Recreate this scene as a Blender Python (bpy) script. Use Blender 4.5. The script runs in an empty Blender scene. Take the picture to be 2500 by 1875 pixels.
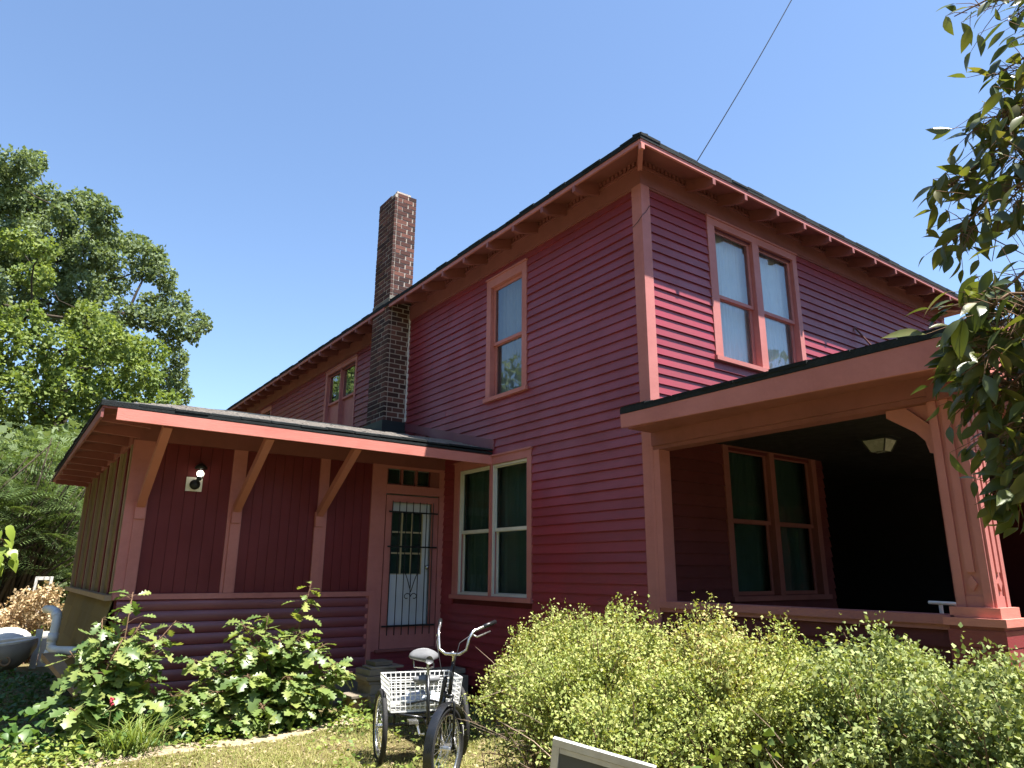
import bpy, math, random
import numpy as np
from mathutils import Vector, Matrix
random.seed(7); RNG = np.random.default_rng(7)
SC = bpy.context.scene
COL = SC.collection

# ------------------------------------------------------------------ camera
CAM = np.array([-5.253, -4.851, 1.6])
FPX = 1709.42; PITCH = math.radians(15.05016); YAW = math.radians(35.77586); ROLL = math.radians(0.38103)
_s, _c = math.sin(YAW), math.cos(YAW)
CF = np.array([_s*math.cos(PITCH), _c*math.cos(PITCH), math.sin(PITCH)])
_r = np.array([_c, -_s, 0.0]); _u = np.cross(_r, CF)
CR = math.cos(ROLL)*_r + math.sin(ROLL)*_u; CU = -math.sin(ROLL)*_r + math.cos(ROLL)*_u
cam = bpy.data.cameras.new('camera'); cam_o = bpy.data.objects.new('camera', cam); COL.objects.link(cam_o)
cam.sensor_width = 36; cam.lens = 36*FPX/2500; cam.clip_start = 0.05; cam.clip_end = 2000
cam_o.matrix_world = Matrix(((CR[0], CU[0], -CF[0], CAM[0]), (CR[1], CU[1], -CF[1], CAM[1]), (CR[2], CU[2], -CF[2], CAM[2]), (0, 0, 0, 1)))
SC.camera = cam_o
def ray(x, y): return (x-1250)*CR - (y-937.5)*CU + FPX*CF
def at(x, y, d):                    # a point seen at pixel x, y at horizontal distance d from the camera
    r = ray(x, y); return CAM + r*d/math.hypot(r[0], r[1])

# ------------------------------------------------------------------ sky and sun
SUN = Vector((0.27, -0.43, 1.36)).normalized()
world = bpy.data.worlds.new('World'); SC.world = world; world.use_nodes = True
wn = world.node_tree.nodes; wl = world.node_tree.links
sky = wn.new('ShaderNodeTexSky'); sky.sky_type = 'NISHITA'; sky.sun_disc = False
sky.sun_elevation = math.asin(SUN.z); sky.sun_rotation = math.atan2(SUN.x, SUN.y)
sky.air_density = 1.0; sky.dust_density = 0.25; sky.ozone_density = 3.0; sky.altitude = 100
bg = wn['Background']; bg.inputs['Strength'].default_value = 0.079
wl.new(sky.outputs[0], bg.inputs['Color'])
sun = bpy.data.lights.new('sun', 'SUN'); sun.energy = 5.0; sun.angle = math.radians(0.53); sun.color = (1, 0.95, 0.87)
sun_o = bpy.data.objects.new('sun', sun); COL.objects.link(sun_o)
sun_o.rotation_euler = SUN.to_track_quat('Z', 'Y').to_euler(); sun_o.location = (10, -16, 40)
vs = SC.view_settings; vs.view_transform = 'Standard'; vs.look = 'None'; vs.gamma = 1; vs.use_curve_mapping = False
vs.exposure = 1.76
SC.cycles.max_bounces = 8; SC.cycles.transparent_max_bounces = 12; SC.cycles.use_denoising = True
SC.cycles.sample_clamp_indirect = 6

# ------------------------------------------------------------------ materials
def _nt(name):
    m = bpy.data.materials.new(name); m.use_nodes = True; nt = m.node_tree
    return m, nt, nt.nodes, nt.links, nt.nodes['Principled BSDF']
def _tex(nd, lk, scale=(1, 1, 1)):
    tc = nd.new('ShaderNodeTexCoord'); mp = nd.new('ShaderNodeMapping'); mp.inputs['Scale'].default_value = scale
    lk.new(tc.outputs['Object'], mp.inputs['Vector']); return mp.outputs[0]
def _noise(nd, lk, vec, scale, detail=5, rough=0.6):
    n = nd.new('ShaderNodeTexNoise'); n.inputs['Scale'].default_value = scale; n.inputs['Detail'].default_value = detail
    n.inputs['Roughness'].default_value = rough; lk.new(vec, n.inputs['Vector']); return n.outputs['Fac']
def _ramp(nd, lk, fac, stops):
    r = nd.new('ShaderNodeValToRGB'); e = r.color_ramp.elements
    while len(e) < len(stops): e.new(0.5)
    for k, (p, c) in enumerate(stops): e[k].position = p; e[k].color = (*c, 1)
    lk.new(fac, r.inputs[0]); return r.outputs[0]
def _mix(nd, lk, fac, a, b, mode='MIX'):
    n = nd.new('ShaderNodeMix'); n.data_type = 'RGBA'; n.blend_type = mode
    for sock, v in ((n.inputs[0], fac), (n.inputs[6], a), (n.inputs[7], b)):
        if hasattr(v, 'is_output'): lk.new(v, sock)
        elif isinstance(v, (int, float)): sock.default_value = v
        else: sock.default_value = (*v, 1)
    return n.outputs[2]
def _map(nd, lk, v, a, b, c, d):
    n = nd.new('ShaderNodeMapRange'); lk.new(v, n.inputs[0])
    for k, q in enumerate((a, b, c, d)): n.inputs[k+1].default_value = q
    return n.outputs[0]
def sc_(c, f): return tuple(min(1, x*f) for x in c)

def paint(name, col, rough=0.55, spec=0.35, grain=(1, 1, 1), bump=0.25, var=0.10, dirt=None, chip=None):
    """painted wood: board-to-board tint, soft weathering, grain relief, a few worn spots"""
    m, nt, nd, lk, b = _nt(name)
    v = _tex(nd, lk); vg = _tex(nd, lk, grain)
    oi = nd.new('ShaderNodeObjectInfo')
    base = _mix(nd, lk, oi.outputs['Random'], sc_(col, 1-var), sc_(col, 1+var))
    n1 = _noise(nd, lk, v, 1.7, 6)
    base = _mix(nd, lk, _map(nd, lk, n1, 0.35, 0.7, 0, 0.7), base, dirt or sc_(col, 0.66))
    n2 = _noise(nd, lk, vg, 9, 6, 0.7)
    base = _mix(nd, lk, _map(nd, lk, n2, 0.3, 0.75, 0, 0.35), base, sc_(col, 1.25))
    if chip:
        n3 = _noise(nd, lk, vg, 14, 8, 0.75)
        base = _mix(nd, lk, _map(nd, lk, n3, 0.70, 0.74, 0, 0.8), base, chip)
    lk.new(base, b.inputs['Base Color'])
    lk.new(_map(nd, lk, n1, 0.3, 0.7, rough-0.08, rough+0.12), b.inputs['Roughness'])
    b.inputs['Specular IOR Level'].default_value = spec
    bp = nd.new('ShaderNodeBump'); bp.inputs['Strength'].default_value = bump; bp.inputs['Distance'].default_value = 0.006
    lk.new(_noise(nd, lk, vg, 30, 6, 0.7), bp.inputs['Height']); lk.new(bp.outputs[0], b.inputs['Normal'])
    return m
def plain(name, col, rough=0.5, metal=0.0, spec=0.4, var=0.25, scale=8, bump=0.15, emit=0):
    m, nt, nd, lk, b = _nt(name); v = _tex(nd, lk); n = _noise(nd, lk, v, scale, 6, 0.65)
    oi = nd.new('ShaderNodeObjectInfo')
    c = _mix(nd, lk, _map(nd, lk, n, 0.3, 0.7, 0, 1), sc_(col, 1-var), sc_(col, 1+var))
    c = _mix(nd, lk, oi.outputs['Random'], c, sc_(col, 1-var), 'MIX') if var > 0.2 else c
    lk.new(c, b.inputs['Base Color']); b.inputs['Metallic'].default_value = metal
    b.inputs['Specular IOR Level'].default_value = spec
    lk.new(_map(nd, lk, n, 0.3, 0.7, max(0.03, rough-0.1), min(1, rough+0.1)), b.inputs['Roughness'])
    if bump:
        bp = nd.new('ShaderNodeBump'); bp.inputs['Strength'].default_value = bump; bp.inputs['Distance'].default_value = 0.01
        lk.new(_noise(nd, lk, v, scale*5, 6, 0.7), bp.inputs['Height']); lk.new(bp.outputs[0], b.inputs['Normal'])
    if emit:
        b.inputs['Emission Color'].default_value = (1, 0.93, 0.75, 1); b.inputs['Emission Strength'].default_value = emit
    return m
def leafmat(name, cols, trans=0.35, rough=0.45, spec=0.35, per='island', tcol=None):
    m, nt, nd, lk, b = _nt(name)
    if per == 'island':
        g = nd.new('ShaderNodeNewGeometry'); rnd = g.outputs['Random Per Island']
    else:
        g = nd.new('ShaderNodeObjectInfo'); rnd = g.outputs['Random']
    v = _tex(nd, lk); n = _noise(nd, lk, v, 0.9, 3)
    ad = nd.new('ShaderNodeMath'); ad.operation = 'MULTIPLY_ADD'; ad.inputs[1].default_value = 0.62
    lk.new(rnd, ad.inputs[0]); lk.new(_map(nd, lk, n, 0.3, 0.7, 0, 0.38), ad.inputs[2])
    k = len(cols); c = _ramp(nd, lk, ad.outputs[0], [(i/(k-1), cc) for i, cc in enumerate(cols)])
    lk.new(c, b.inputs['Base Color']); b.inputs['Roughness'].default_value = rough; b.inputs['Specular IOR Level'].default_value = spec
    t = nd.new('ShaderNodeBsdfTranslucent')
    lk.new(_mix(nd, lk, 1.0, c, tcol or (1.0, 1.0, 0.45), 'MULTIPLY'), t.inputs[0])
    mx = nd.new('ShaderNodeMixShader'); mx.inputs[0].default_value = trans
    lk.new(b.outputs[0], mx.inputs[1]); lk.new(t.outputs[0], mx.inputs[2]); lk.new(mx.outputs[0], nd['Material Output'].inputs[0])
    return m
def glassmat(name, tint=(0.75, 0.8, 0.8), refl=1.0):
    m = bpy.data.materials.new(name); m.use_nodes = True; nt = m.node_tree; nd = nt.nodes; lk = nt.links
    nd.remove(nd['Principled BSDF'])
    tr = nd.new('ShaderNodeBsdfTransparent'); tr.inputs[0].default_value = (*tint, 1)
    gl = nd.new('ShaderNodeBsdfGlossy'); gl.inputs['Roughness'].default_value = 0.015
    ge = nd.new('ShaderNodeNewGeometry'); dt = nd.new('ShaderNodeVectorMath'); dt.operation = 'DOT_PRODUCT'
    lk.new(ge.outputs['Normal'], dt.inputs[0]); lk.new(ge.outputs['Incoming'], dt.inputs[1])
    def mth(op, a, b):
        n_ = nd.new('ShaderNodeMath'); n_.operation = op
        for k_, q_ in enumerate((a, b)):
            if hasattr(q_, 'is_output'): lk.new(q_, n_.inputs[k_])
            elif q_ is not None: n_.inputs[k_].default_value = q_
        return n_.outputs[0]
    fr = mth('ADD', mth('MULTIPLY', mth('POWER', mth('SUBTRACT', 1.0, mth('ABSOLUTE', dt.outputs['Value'], None)), 5.0), 0.96), 0.043)
    v = _tex(nd, lk); bp = nd.new('ShaderNodeBump'); bp.inputs['Strength'].default_value = 0.06; bp.inputs['Distance'].default_value = 0.03
    lk.new(_noise(nd, lk, v, 2.2, 2), bp.inputs['Height']); lk.new(bp.outputs[0], gl.inputs['Normal'])
    mu = nd.new('ShaderNodeMath'); mu.operation = 'MULTIPLY'; mu.use_clamp = True; mu.inputs[1].default_value = refl
    lk.new(fr, mu.inputs[0])
    mx = nd.new('ShaderNodeMixShader'); lk.new(mu.outputs[0], mx.inputs[0]); lk.new(tr.outputs[0], mx.inputs[1]); lk.new(gl.outputs[0], mx.inputs[2])
    lk.new(mx.outputs[0], nd['Material Output'].inputs[0]); return m

RED = (0.24, 0.029, 0.040); PINK = (0.46, 0.172, 0.155)
M = {}
M['siding'] = paint('siding_paint', RED, 0.42, 0.70, (0.35, 0.35, 6), 0.35, 0.13, chip=(0.30, 0.06, 0.06))
M['log'] = paint('log_paint', (0.20, 0.048, 0.062), 0.42, 0.7, (0.3, 0.3, 5), 0.3, 0.12)
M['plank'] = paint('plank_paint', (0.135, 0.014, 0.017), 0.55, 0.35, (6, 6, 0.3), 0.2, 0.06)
M['trim'] = paint('trim_paint', PINK, 0.55, 0.35, (1.5, 1.5, 1.5), 0.25, 0.08, dirt=(0.32, 0.10, 0.088), chip=(0.55, 0.30, 0.24))
M['trim2'] = paint('salmon_trim', (0.57, 0.215, 0.175), 0.55, 0.35, (0.4, 3, 3), 0.3, 0.05, dirt=(0.44, 0.12, 0.095), chip=(0.60, 0.34, 0.28))
M['brownred'] = paint('eave_paint', (0.255, 0.088, 0.082), 0.6, 0.3, (1, 1, 1), 0.2, 0.10)
M['strut'] = paint('strut_paint', (0.35, 0.13, 0.105), 0.6, 0.3, (2, 2, 0.7), 0.25, 0.08, dirt=(0.36, 0.12, 0.07))
M['porchwall_shade'] = paint('brown_red_porch_shade', (0.115, 0.022, 0.022), 0.6, 0.3, (0.35, 0.35, 6), 0.3, 0.12)  # browner siding colour, darkened further to carry the porch shade
M['porchtrim'] = paint('dark_porch_trim', (0.26, 0.085, 0.07), 0.6, 0.3, (1, 1, 1), 0.2, 0.06)  # darker and browner than the house trim
M['dark_red'] = paint('dark_red_paint', (0.10, 0.012, 0.013), 0.6, 0.3, (1, 1, 4), 0.2, 0.1)
M['ceiling'] = plain('porch_ceiling_shade', (0.02, 0.016, 0.014), 0.7)  # near-black so ceiling and entry recess carry the porch shade in their colour
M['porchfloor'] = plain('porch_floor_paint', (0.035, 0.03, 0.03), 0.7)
M['shingle'] = plain('black_shingle', (0.018, 0.022, 0.024), 0.9, spec=0.2, var=0.4, scale=14, bump=0.8)
M['shingle_grey'] = plain('grey_shingle', (0.36, 0.33, 0.30), 0.95, spec=0.15, var=0.4, scale=10, bump=0.9)
M['flash'] = plain('chimney_tar_flashing', (0.012, 0.022, 0.026), 0.45, spec=0.5, var=0.3)
M['mortar'] = plain('mortar', (0.50, 0.43, 0.37), 0.95, spec=0.1, var=0.25, scale=9, bump=0.6)
M['caulk'] = plain('white_caulk', (0.72, 0.70, 0.66), 0.7, var=0.2, scale=30, bump=0.5)
M['glass'] = glassmat('window_glass', (0.85, 0.89, 0.9), 1.8)
M['glass_dim'] = glassmat('screened_glass', (0.50, 0.58, 0.55), 0.6)
M['curtain'] = plain('curtain_cloth', (0.26, 0.29, 0.31), 0.9, spec=0.05, var=0.1, scale=3)
M['curtain_sheer'] = plain('sheer_curtain', (0.84, 0.85, 0.85), 0.9, spec=0.05, var=0.08, scale=3)
M['curtain_dk'] = plain('dark_curtain', (0.44, 0.47, 0.46), 0.95, spec=0.05, var=0.15, scale=3)
M['storm'] = paint('storm_sash_paint', (0.62, 0.60, 0.54), 0.5, 0.4, (1, 1, 1), 0.15, 0.05)
M['screen'] = plain('insect_screen', (0.06, 0.075, 0.075), 0.8, var=0.15)
M['whitedoor'] = paint('white_door_paint', (0.60, 0.64, 0.66), 0.5, 0.4, (3, 3, 0.5), 0.15, 0.03, dirt=(0.50, 0.54, 0.55))
M['muntin'] = plain('yellowed_muntin', (0.50, 0.43, 0.26), 0.6, var=0.15)
M['iron'] = plain('black_iron', (0.022, 0.022, 0.024), 0.45, metal=0.3, var=0.15)
M['rust'] = plain('rusty_rod', (0.13, 0.04, 0.03), 0.75, var=0.3)
M['olive'] = plain('olive_panel', (0.17, 0.125, 0.050), 0.75, spec=0.2, var=0.28, scale=2.2, bump=0.3)
M['batten'] = plain('batten_wood', (0.33, 0.24, 0.155), 0.7, spec=0.2, var=0.25, scale=4)
M['foundation'] = plain('foundation_block', (0.24, 0.22, 0.19), 0.95, spec=0.1, var=0.25, scale=5, bump=0.6)
M['whiteplate'] = plain('white_plate', (0.78, 0.76, 0.70), 0.5, var=0.08)
M['bulb'] = plain('lit_bulb', (0.9, 0.88, 0.8), 0.3, var=0.02, bump=0, emit=1.6)
M['lampglass'] = plain('frosted_lamp_glass', (0.30, 0.30, 0.25), 0.25, spec=0.6, var=0.2, bump=0)
M['pvc'] = plain('pvc_pipe', (0.66, 0.70, 0.74), 0.4, spec=0.45, var=0.1, scale=5)
M['wood'] = plain('weathered_lumber', (0.27, 0.23, 0.18), 0.9, spec=0.1, var=0.35, scale=5, bump=0.5)
M['wood_tan'] = plain('tan_lumber', (0.40, 0.26, 0.15), 0.85, spec=0.1, var=0.25, scale=5, bump=0.4)
M['bark'] = plain('bark', (0.085, 0.068, 0.052), 0.95, spec=0.1, var=0.4, scale=7, bump=0.9)
M['twig'] = plain('twig_bark', (0.20, 0.125, 0.08), 0.9, spec=0.15, var=0.4, scale=12, bump=0.4)
M['twig_pale'] = plain('dry_twig', (0.36, 0.27, 0.20), 0.9, spec=0.15, var=0.4, scale=12, bump=0.4)
M['greenstem'] = plain('green_stem', (0.16, 0.15, 0.06), 0.7, var=0.3)
M['tyre'] = plain('tyre_rubber', (0.02, 0.02, 0.021), 0.7, var=0.3, scale=25, bump=0.5)
M['chrome'] = plain('dull_chrome', (0.62, 0.62, 0.61), 0.25, metal=0.9, var=0.15, scale=15, bump=0)
M['blackpaint'] = plain('black_enamel', (0.014, 0.015, 0.017), 0.28, spec=0.6, var=0.3, bump=0)
M['saddle'] = plain('grey_saddle_vinyl', (0.16, 0.165, 0.175), 0.42, spec=0.5, var=0.2)
M['whitewire'] = plain('white_coated_wire', (0.80, 0.80, 0.78), 0.4, spec=0.4, var=0.06)
M['bag'] = plain('plastic_bag_film', (0.62, 0.70, 0.82), 0.3, spec=0.5, var=0.25, scale=25, bump=0.6)
M['alu'] = plain('aluminium_frame', (0.50, 0.51, 0.50), 0.5, metal=0.3, var=0.15, scale=12)
M['mesh'] = plain('grey_screen_mesh', (0.085, 0.09, 0.085), 0.85, var=0.2, scale=3)
M['hull'] = plain('grey_hull', (0.34, 0.30, 0.24), 0.6, var=0.25, scale=4)
M['white_old'] = plain('old_white_paint', (0.72, 0.70, 0.65), 0.7, var=0.12)
M['cable'] = plain('black_cable', (0.015, 0.016, 0.02), 0.6, var=0.1)
# bricks: fired clay, soot darkening some of them
m, nt, nd, lk, b = _nt('brick'); v = _tex(nd, lk); oi = nd.new('ShaderNodeObjectInfo')
c = _ramp(nd, lk, oi.outputs['Random'], [(0, (0.048, 0.028, 0.026)), (0.4, (0.085, 0.040, 0.034)), (0.75, (0.125, 0.054, 0.044)), (1, (0.18, 0.080, 0.062))])
n = _noise(nd, lk, v, 2.0, 6); c = _mix(nd, lk, _map(nd, lk, n, 0.5, 0.72, 0, 0.75), c, (0.035, 0.026, 0.024))
n = _noise(nd, lk, v, 11, 6, 0.7); c = _mix(nd, lk, _map(nd, lk, n, 0.62, 0.72, 0, 0.6), c, (0.34, 0.23, 0.18))
lk.new(c, b.inputs['Base Color']); b.inputs['Roughness'].default_value = 0.92; b.inputs['Specular IOR Level'].default_value = 0.15
bp = nd.new('ShaderNodeBump'); bp.inputs['Strength'].default_value = 0.6; bp.inputs['Distance'].default_value = 0.01
lk.new(_noise(nd, lk, v, 45, 6, 0.7), bp.inputs['Height']); lk.new(bp.outputs[0], b.inputs['Normal']); M['brick'] = m
# ground: dry lawn, bare dirt
m, nt, nd, lk, b = _nt('lawn_soil'); v = _tex(nd, lk)
n = _noise(nd, lk, v, 0.9, 8, 0.65); n2 = _noise(nd, lk, v, 14, 8, 0.75)
c = _ramp(nd, lk, n, [(0.30, (0.10, 0.095, 0.035)), (0.48, (0.155, 0.13, 0.06)), (0.62, (0.21, 0.165, 0.095)), (0.75, (0.115, 0.105, 0.042))])
c = _mix(nd, lk, _map(nd, lk, n2, 0.35, 0.7, 0, 0.7), c, (0.075, 0.062, 0.03))
lk.new(c, b.inputs['Base Color']); b.inputs['Roughness'].default_value = 1; b.inputs['Specular IOR Level'].default_value = 0.1
bp = nd.new('ShaderNodeBump'); bp.inputs['Strength'].default_value = 0.8; bp.inputs['Distance'].default_value = 0.03
lk.new(n2, bp.inputs['Height']); lk.new(bp.outputs[0], b.inputs['Normal']); M['soil'] = m
m, nt, nd, lk, b = _nt('dry_dirt'); v = _tex(nd, lk); n = _noise(nd, lk, v, 5, 8, 0.75); n2 = _noise(nd, lk, v, 40, 6, 0.7)
c = _ramp(nd, lk, n, [(0.3, (0.24, 0.19, 0.125)), (0.55, (0.36, 0.29, 0.20)), (0.75, (0.27, 0.21, 0.14))])
c = _mix(nd, lk, _map(nd, lk, n2, 0.55, 0.7, 0, 0.6), c, (0.42, 0.36, 0.27))
lk.new(c, b.inputs['Base Color']); b.inputs['Roughness'].default_value = 1; b.inputs['Specular IOR Level'].default_value = 0.1
bp = nd.new('ShaderNodeBump'); bp.inputs['Strength'].default_value = 0.8; bp.inputs['Distance'].default_value = 0.02
lk.new(n2, bp.inputs['Height']); lk.new(bp.outputs[0], b.inputs['Normal']); M['dirt'] = m
M['oak_far'] = leafmat('oak_foliage', [(0.08, 0.12, 0.055), (0.13, 0.175, 0.085), (0.18, 0.235, 0.115), (0.24, 0.28, 0.155)], 0.38, 0.6, 0.2)
M['maple_far'] = leafmat('maple_foliage', [(0.085, 0.135, 0.04), (0.145, 0.205, 0.055), (0.205, 0.26, 0.07), (0.26, 0.295, 0.085)], 0.40, 0.6, 0.2)
M['sumac'] = leafmat('sumac_foliage', [(0.07, 0.12, 0.04), (0.12, 0.18, 0.06), (0.18, 0.235, 0.085)], 0.35, per='obj')
M['dryleaf'] = leafmat('dry_foliage', [(0.34, 0.22, 0.11), (0.47, 0.34, 0.19), (0.56, 0.44, 0.27), (0.36, 0.33, 0.14)], 0.25, tcol=(1, .9, .7))
M['litter'] = leafmat('leaf_litter', [(0.24, 0.18, 0.10), (0.36, 0.29, 0.17), (0.44, 0.37, 0.23), (0.30, 0.20, 0.12)], 0.2, tcol=(1, .9, .7))
M['spirea'] = leafmat('spirea_foliage', [(0.10, 0.145, 0.04), (0.22, 0.27, 0.07), (0.34, 0.39, 0.12), (0.42, 0.43, 0.16), (0.40, 0.27, 0.14)], 0.30, 0.6, 0.2)
M['snowberry'] = leafmat('snowberry_foliage', [(0.10, 0.15, 0.05), (0.22, 0.275, 0.10), (0.34, 0.38, 0.15), (0.44, 0.45, 0.20)], 0.30, 0.6, 0.2)
M['oakleaf'] = leafmat('oak_sapling_leaf', [(0.07, 0.13, 0.04), (0.13, 0.20, 0.06), (0.22, 0.28, 0.08), (0.34, 0.35, 0.11)], 0.38, 0.38, 0.45, 'obj')
M['oakleaf_m'] = leafmat('oak_sapling_leaf_mass', [(0.07, 0.13, 0.04), (0.13, 0.20, 0.06), (0.22, 0.28, 0.08), (0.34, 0.35, 0.11)], 0.38, 0.38, 0.45, 'island')
M['vineleaf'] = leafmat('vine_leaf', [(0.04, 0.10, 0.028), (0.075, 0.15, 0.04), (0.12, 0.20, 0.05)], 0.35, 0.4, 0.4)
M['brightleaf'] = leafmat('bright_leaf', [(0.16, 0.25, 0.035), (0.24, 0.32, 0.05), (0.30, 0.34, 0.07)], 0.45, 0.4, 0.4)
M['branchleaf'] = leafmat('overhang_leaf', [(0.05, 0.075, 0.03), (0.085, 0.115, 0.04), (0.135, 0.155, 0.045), (0.21, 0.18, 0.06)], 0.42, 0.32, 0.5, 'obj', (1.0, 0.95, 0.30))
M['branchleaf_m'] = leafmat('overhang_leaf_mass', [(0.05, 0.075, 0.03), (0.085, 0.115, 0.04), (0.135, 0.155, 0.045), (0.21, 0.18, 0.06)], 0.42, 0.32, 0.5, 'island', (1.0, 0.95, 0.30))
M['grass'] = leafmat('grass_blades', [(0.12, 0.175, 0.04), (0.20, 0.225, 0.06), (0.29, 0.275, 0.10), (0.38, 0.325, 0.17)], 0.3, 0.6, 0.2)
M['weed'] = leafmat('weed_leaves', [(0.07, 0.13, 0.03), (0.14, 0.21, 0.045), (0.24, 0.29, 0.07), (0.30, 0.30, 0.10)], 0.35, 0.45, 0.3)
M['flower'] = plain('red_blossom', (0.55, 0.05, 0.09), 0.6, var=0.2, bump=0)

# ------------------------------------------------------------------ builders
class MB:
    def __init__(s): s.v = []; s.f = []
    def add(s, vs, fs):
        o = len(s.v); s.v += [tuple(map(float, p)) for p in vs]; s.f += [tuple(i+o for i in f) for f in fs]; return s
    def box(s, x0, x1, y0, y1, z0, z1):
        vs = [(x, y, z) for z in (z0, z1) for y in (y0, y1) for x in (x0, x1)]
        return s.add(vs, [(0, 2, 3, 1), (4, 5, 7, 6), (0, 1, 5, 4), (2, 6, 7, 3), (0, 4, 6, 2), (1, 3, 7, 5)])
    def hexa(s, p):                     # 8 corners: bottom ring of 4, top ring of 4
        return s.add(p, [(3, 2, 1, 0), (4, 5, 6, 7), (0, 1, 5, 4), (1, 2, 6, 5), (2, 3, 7, 6), (3, 0, 4, 7)])
    def beam(s, a, b, w, h, up=(0, 0, 1)):
        a = Vector(a); b = Vector(b); d = (b-a).normalized(); r = d.cross(Vector(up))
        if r.length < 1e-4: r = d.cross(Vector((1, 0, 0)))
        r.normalize(); u = r.cross(d); c = [(-w/2, -h/2), (w/2, -h/2), (w/2, h/2), (-w/2, h/2)]
        return s.hexa([a+r*x+u*y for x, y in c]+[b+r*x+u*y for x, y in c])
    def tube(s, pts, rad, n=8, cap=True):
        pts = [Vector(p) for p in pts]; k = len(pts)
        if not hasattr(rad, '__len__'): rad = [rad]*k
        vs = []; pu = None
        for i, p in enumerate(pts):
            d = (pts[min(i+1, k-1)]-pts[max(i-1, 0)]).normalized()
            if pu is None: pu = d.orthogonal().normalized()
            u = pu-d*pu.dot(d); u = u.normalized() if u.length > 1e-5 else d.orthogonal().normalized(); pu = u; w = d.cross(u)
            vs += [p+(u*math.cos(2*math.pi*j/n)+w*math.sin(2*math.pi*j/n))*rad[i] for j in range(n)]
        fs = [(i*n+j, i*n+(j+1) % n, (i+1)*n+(j+1) % n, (i+1)*n+j) for i in range(k-1) for j in range(n)]
        if cap: fs += [tuple(range(n))[::-1], tuple(range((k-1)*n, k*n))]
        return s.add(vs, fs)
    def prism(s, poly, ax):             # polygon (3D points) extruded by vector ax
        n = len(poly); a = [Vector(p) for p in poly]; ax = Vector(ax)
        return s.add(a+[p+ax for p in a], [tuple(range(n))[::-1], tuple(range(n, 2*n))]+[(i, (i+1) % n, n+(i+1) % n, n+i) for i in range(n)])
    def ring(s, c, axis, R, r, n=36, m=8):   # torus
        c = Vector(c); a = Vector(axis).normalized(); u = a.orthogonal().normalized(); w = a.cross(u); vs = []
        for i in range(n):
            t = 2*math.pi*i/n; d = u*math.cos(t)+w*math.sin(t)
            vs += [c+d*(R+r*math.cos(2*math.pi*j/m))+a*r*math.sin(2*math.pi*j/m) for j in range(m)]
        return s.add(vs, [(i*m+j, ((i+1) % n)*m+j, ((i+1) % n)*m+(j+1) % m, i*m+(j+1) % m) for i in range(n) for j in range(m)])
    def ball(s, c, r, n=12, m=8, sc=(1, 1, 1)):
        vs = [(c[0], c[1], c[2]-r*sc[2])]
        for i in range(1, m):
            p = -math.pi/2+math.pi*i/m
            vs += [(c[0]+r*sc[0]*math.cos(p)*math.cos(2*math.pi*j/n), c[1]+r*sc[1]*math.cos(p)*math.sin(2*math.pi*j/n), c[2]+r*sc[2]*math.sin(p)) for j in range(n)]
        vs.append((c[0], c[1], c[2]+r*sc[2])); fs = [(0, 1+(j+1) % n, 1+j) for j in range(n)]
        for i in range(m-2): fs += [(1+i*n+j, 1+i*n+(j+1) % n, 1+(i+1)*n+(j+1) % n, 1+(i+1)*n+j) for j in range(n)]
        return s.add(vs, fs+[(len(vs)-1, 1+(m-2)*n+j, 1+(m-2)*n+(j+1) % n) for j in range(n)])
    def build(s, name, mat, parent=None, smooth=False, xf=None):
        me = bpy.data.meshes.new(name); v = s.v if xf is None else [tuple(xf @ Vector(p)) for p in s.v]
        me.from_pydata(v, [], s.f); me.update()
        return link(name, me, mat, parent, smooth)
def link(name, me, mat, parent=None, smooth=False):
    if mat is not None and len(me.materials) == 0: me.materials.append(mat)
    if smooth: me.polygons.foreach_set('use_smooth', [True]*len(me.polygons))
    o = bpy.data.objects.new(name, me); COL.objects.link(o)
    if parent is not None: attach(o, parent)
    return o
def attach(o, p):
    o.parent = p
    if p.parent is None: o.matrix_parent_inverse = Matrix.Translation(p.location).inverted()
def tag(o, label=None, cat=None, group=None, kind=None):
    for k, v in (('label', label), ('category', cat), ('group', group), ('kind', kind)):
        if v: o[k] = v
    return o
def thing(name, loc, label, cat, group=None):
    o = bpy.data.objects.new(name, None); COL.objects.link(o); o.location = tuple(map(float, loc)); o.empty_display_size = 0.1
    return tag(o, label, cat, group)
def np_mesh(name, V, F4):
    """V (n,3) floats, F4 (m,k) ints, all faces with k corners"""
    me = bpy.data.meshes.new(name); k = F4.shape[1]
    me.vertices.add(len(V)); me.vertices.foreach_set('co', V.astype(np.float32).ravel())
    me.loops.add(F4.size); me.loops.foreach_set('vertex_index', F4.astype(np.int32).ravel())
    me.polygons.add(len(F4)); me.polygons.foreach_set('loop_start', (np.arange(len(F4))*k).astype(np.int32))
    me.polygons.foreach_set('loop_total', np.full(len(F4), k, np.int32)); me.update(calc_edges=True); me.validate(); return me
def unit(a): return a/np.maximum(np.linalg.norm(a, axis=-1, keepdims=True), 1e-9)
def leaf_cloud(name, P, D, N, L, W, mat, parent=None, fold=0.18):
    """one small folded kite-shaped leaf per point: base P, direction D, normal N, length L, half-width W"""
    n = len(P); D = unit(D); S = unit(np.cross(D, N)); N = unit(np.cross(S, D)); L = np.broadcast_to(L, (n,))[:, None]; W = np.broadcast_to(W, (n,))[:, None]
    V = np.empty((n, 4, 3)); V[:, 0] = P; V[:, 2] = P+D*L-N*L*0.10
    V[:, 1] = P+D*L*0.45+S*W+N*W*fold*2; V[:, 3] = P+D*L*0.45-S*W+N*W*fold*2
    return link(name, np_mesh(name, V.reshape(-1, 3), np.arange(4*n).reshape(n, 4)), mat, parent)
def rdir(n, up=0.0, rng=RNG):
    v = rng.normal(size=(n, 3)); v[:, 2] += up; return unit(v)
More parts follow.
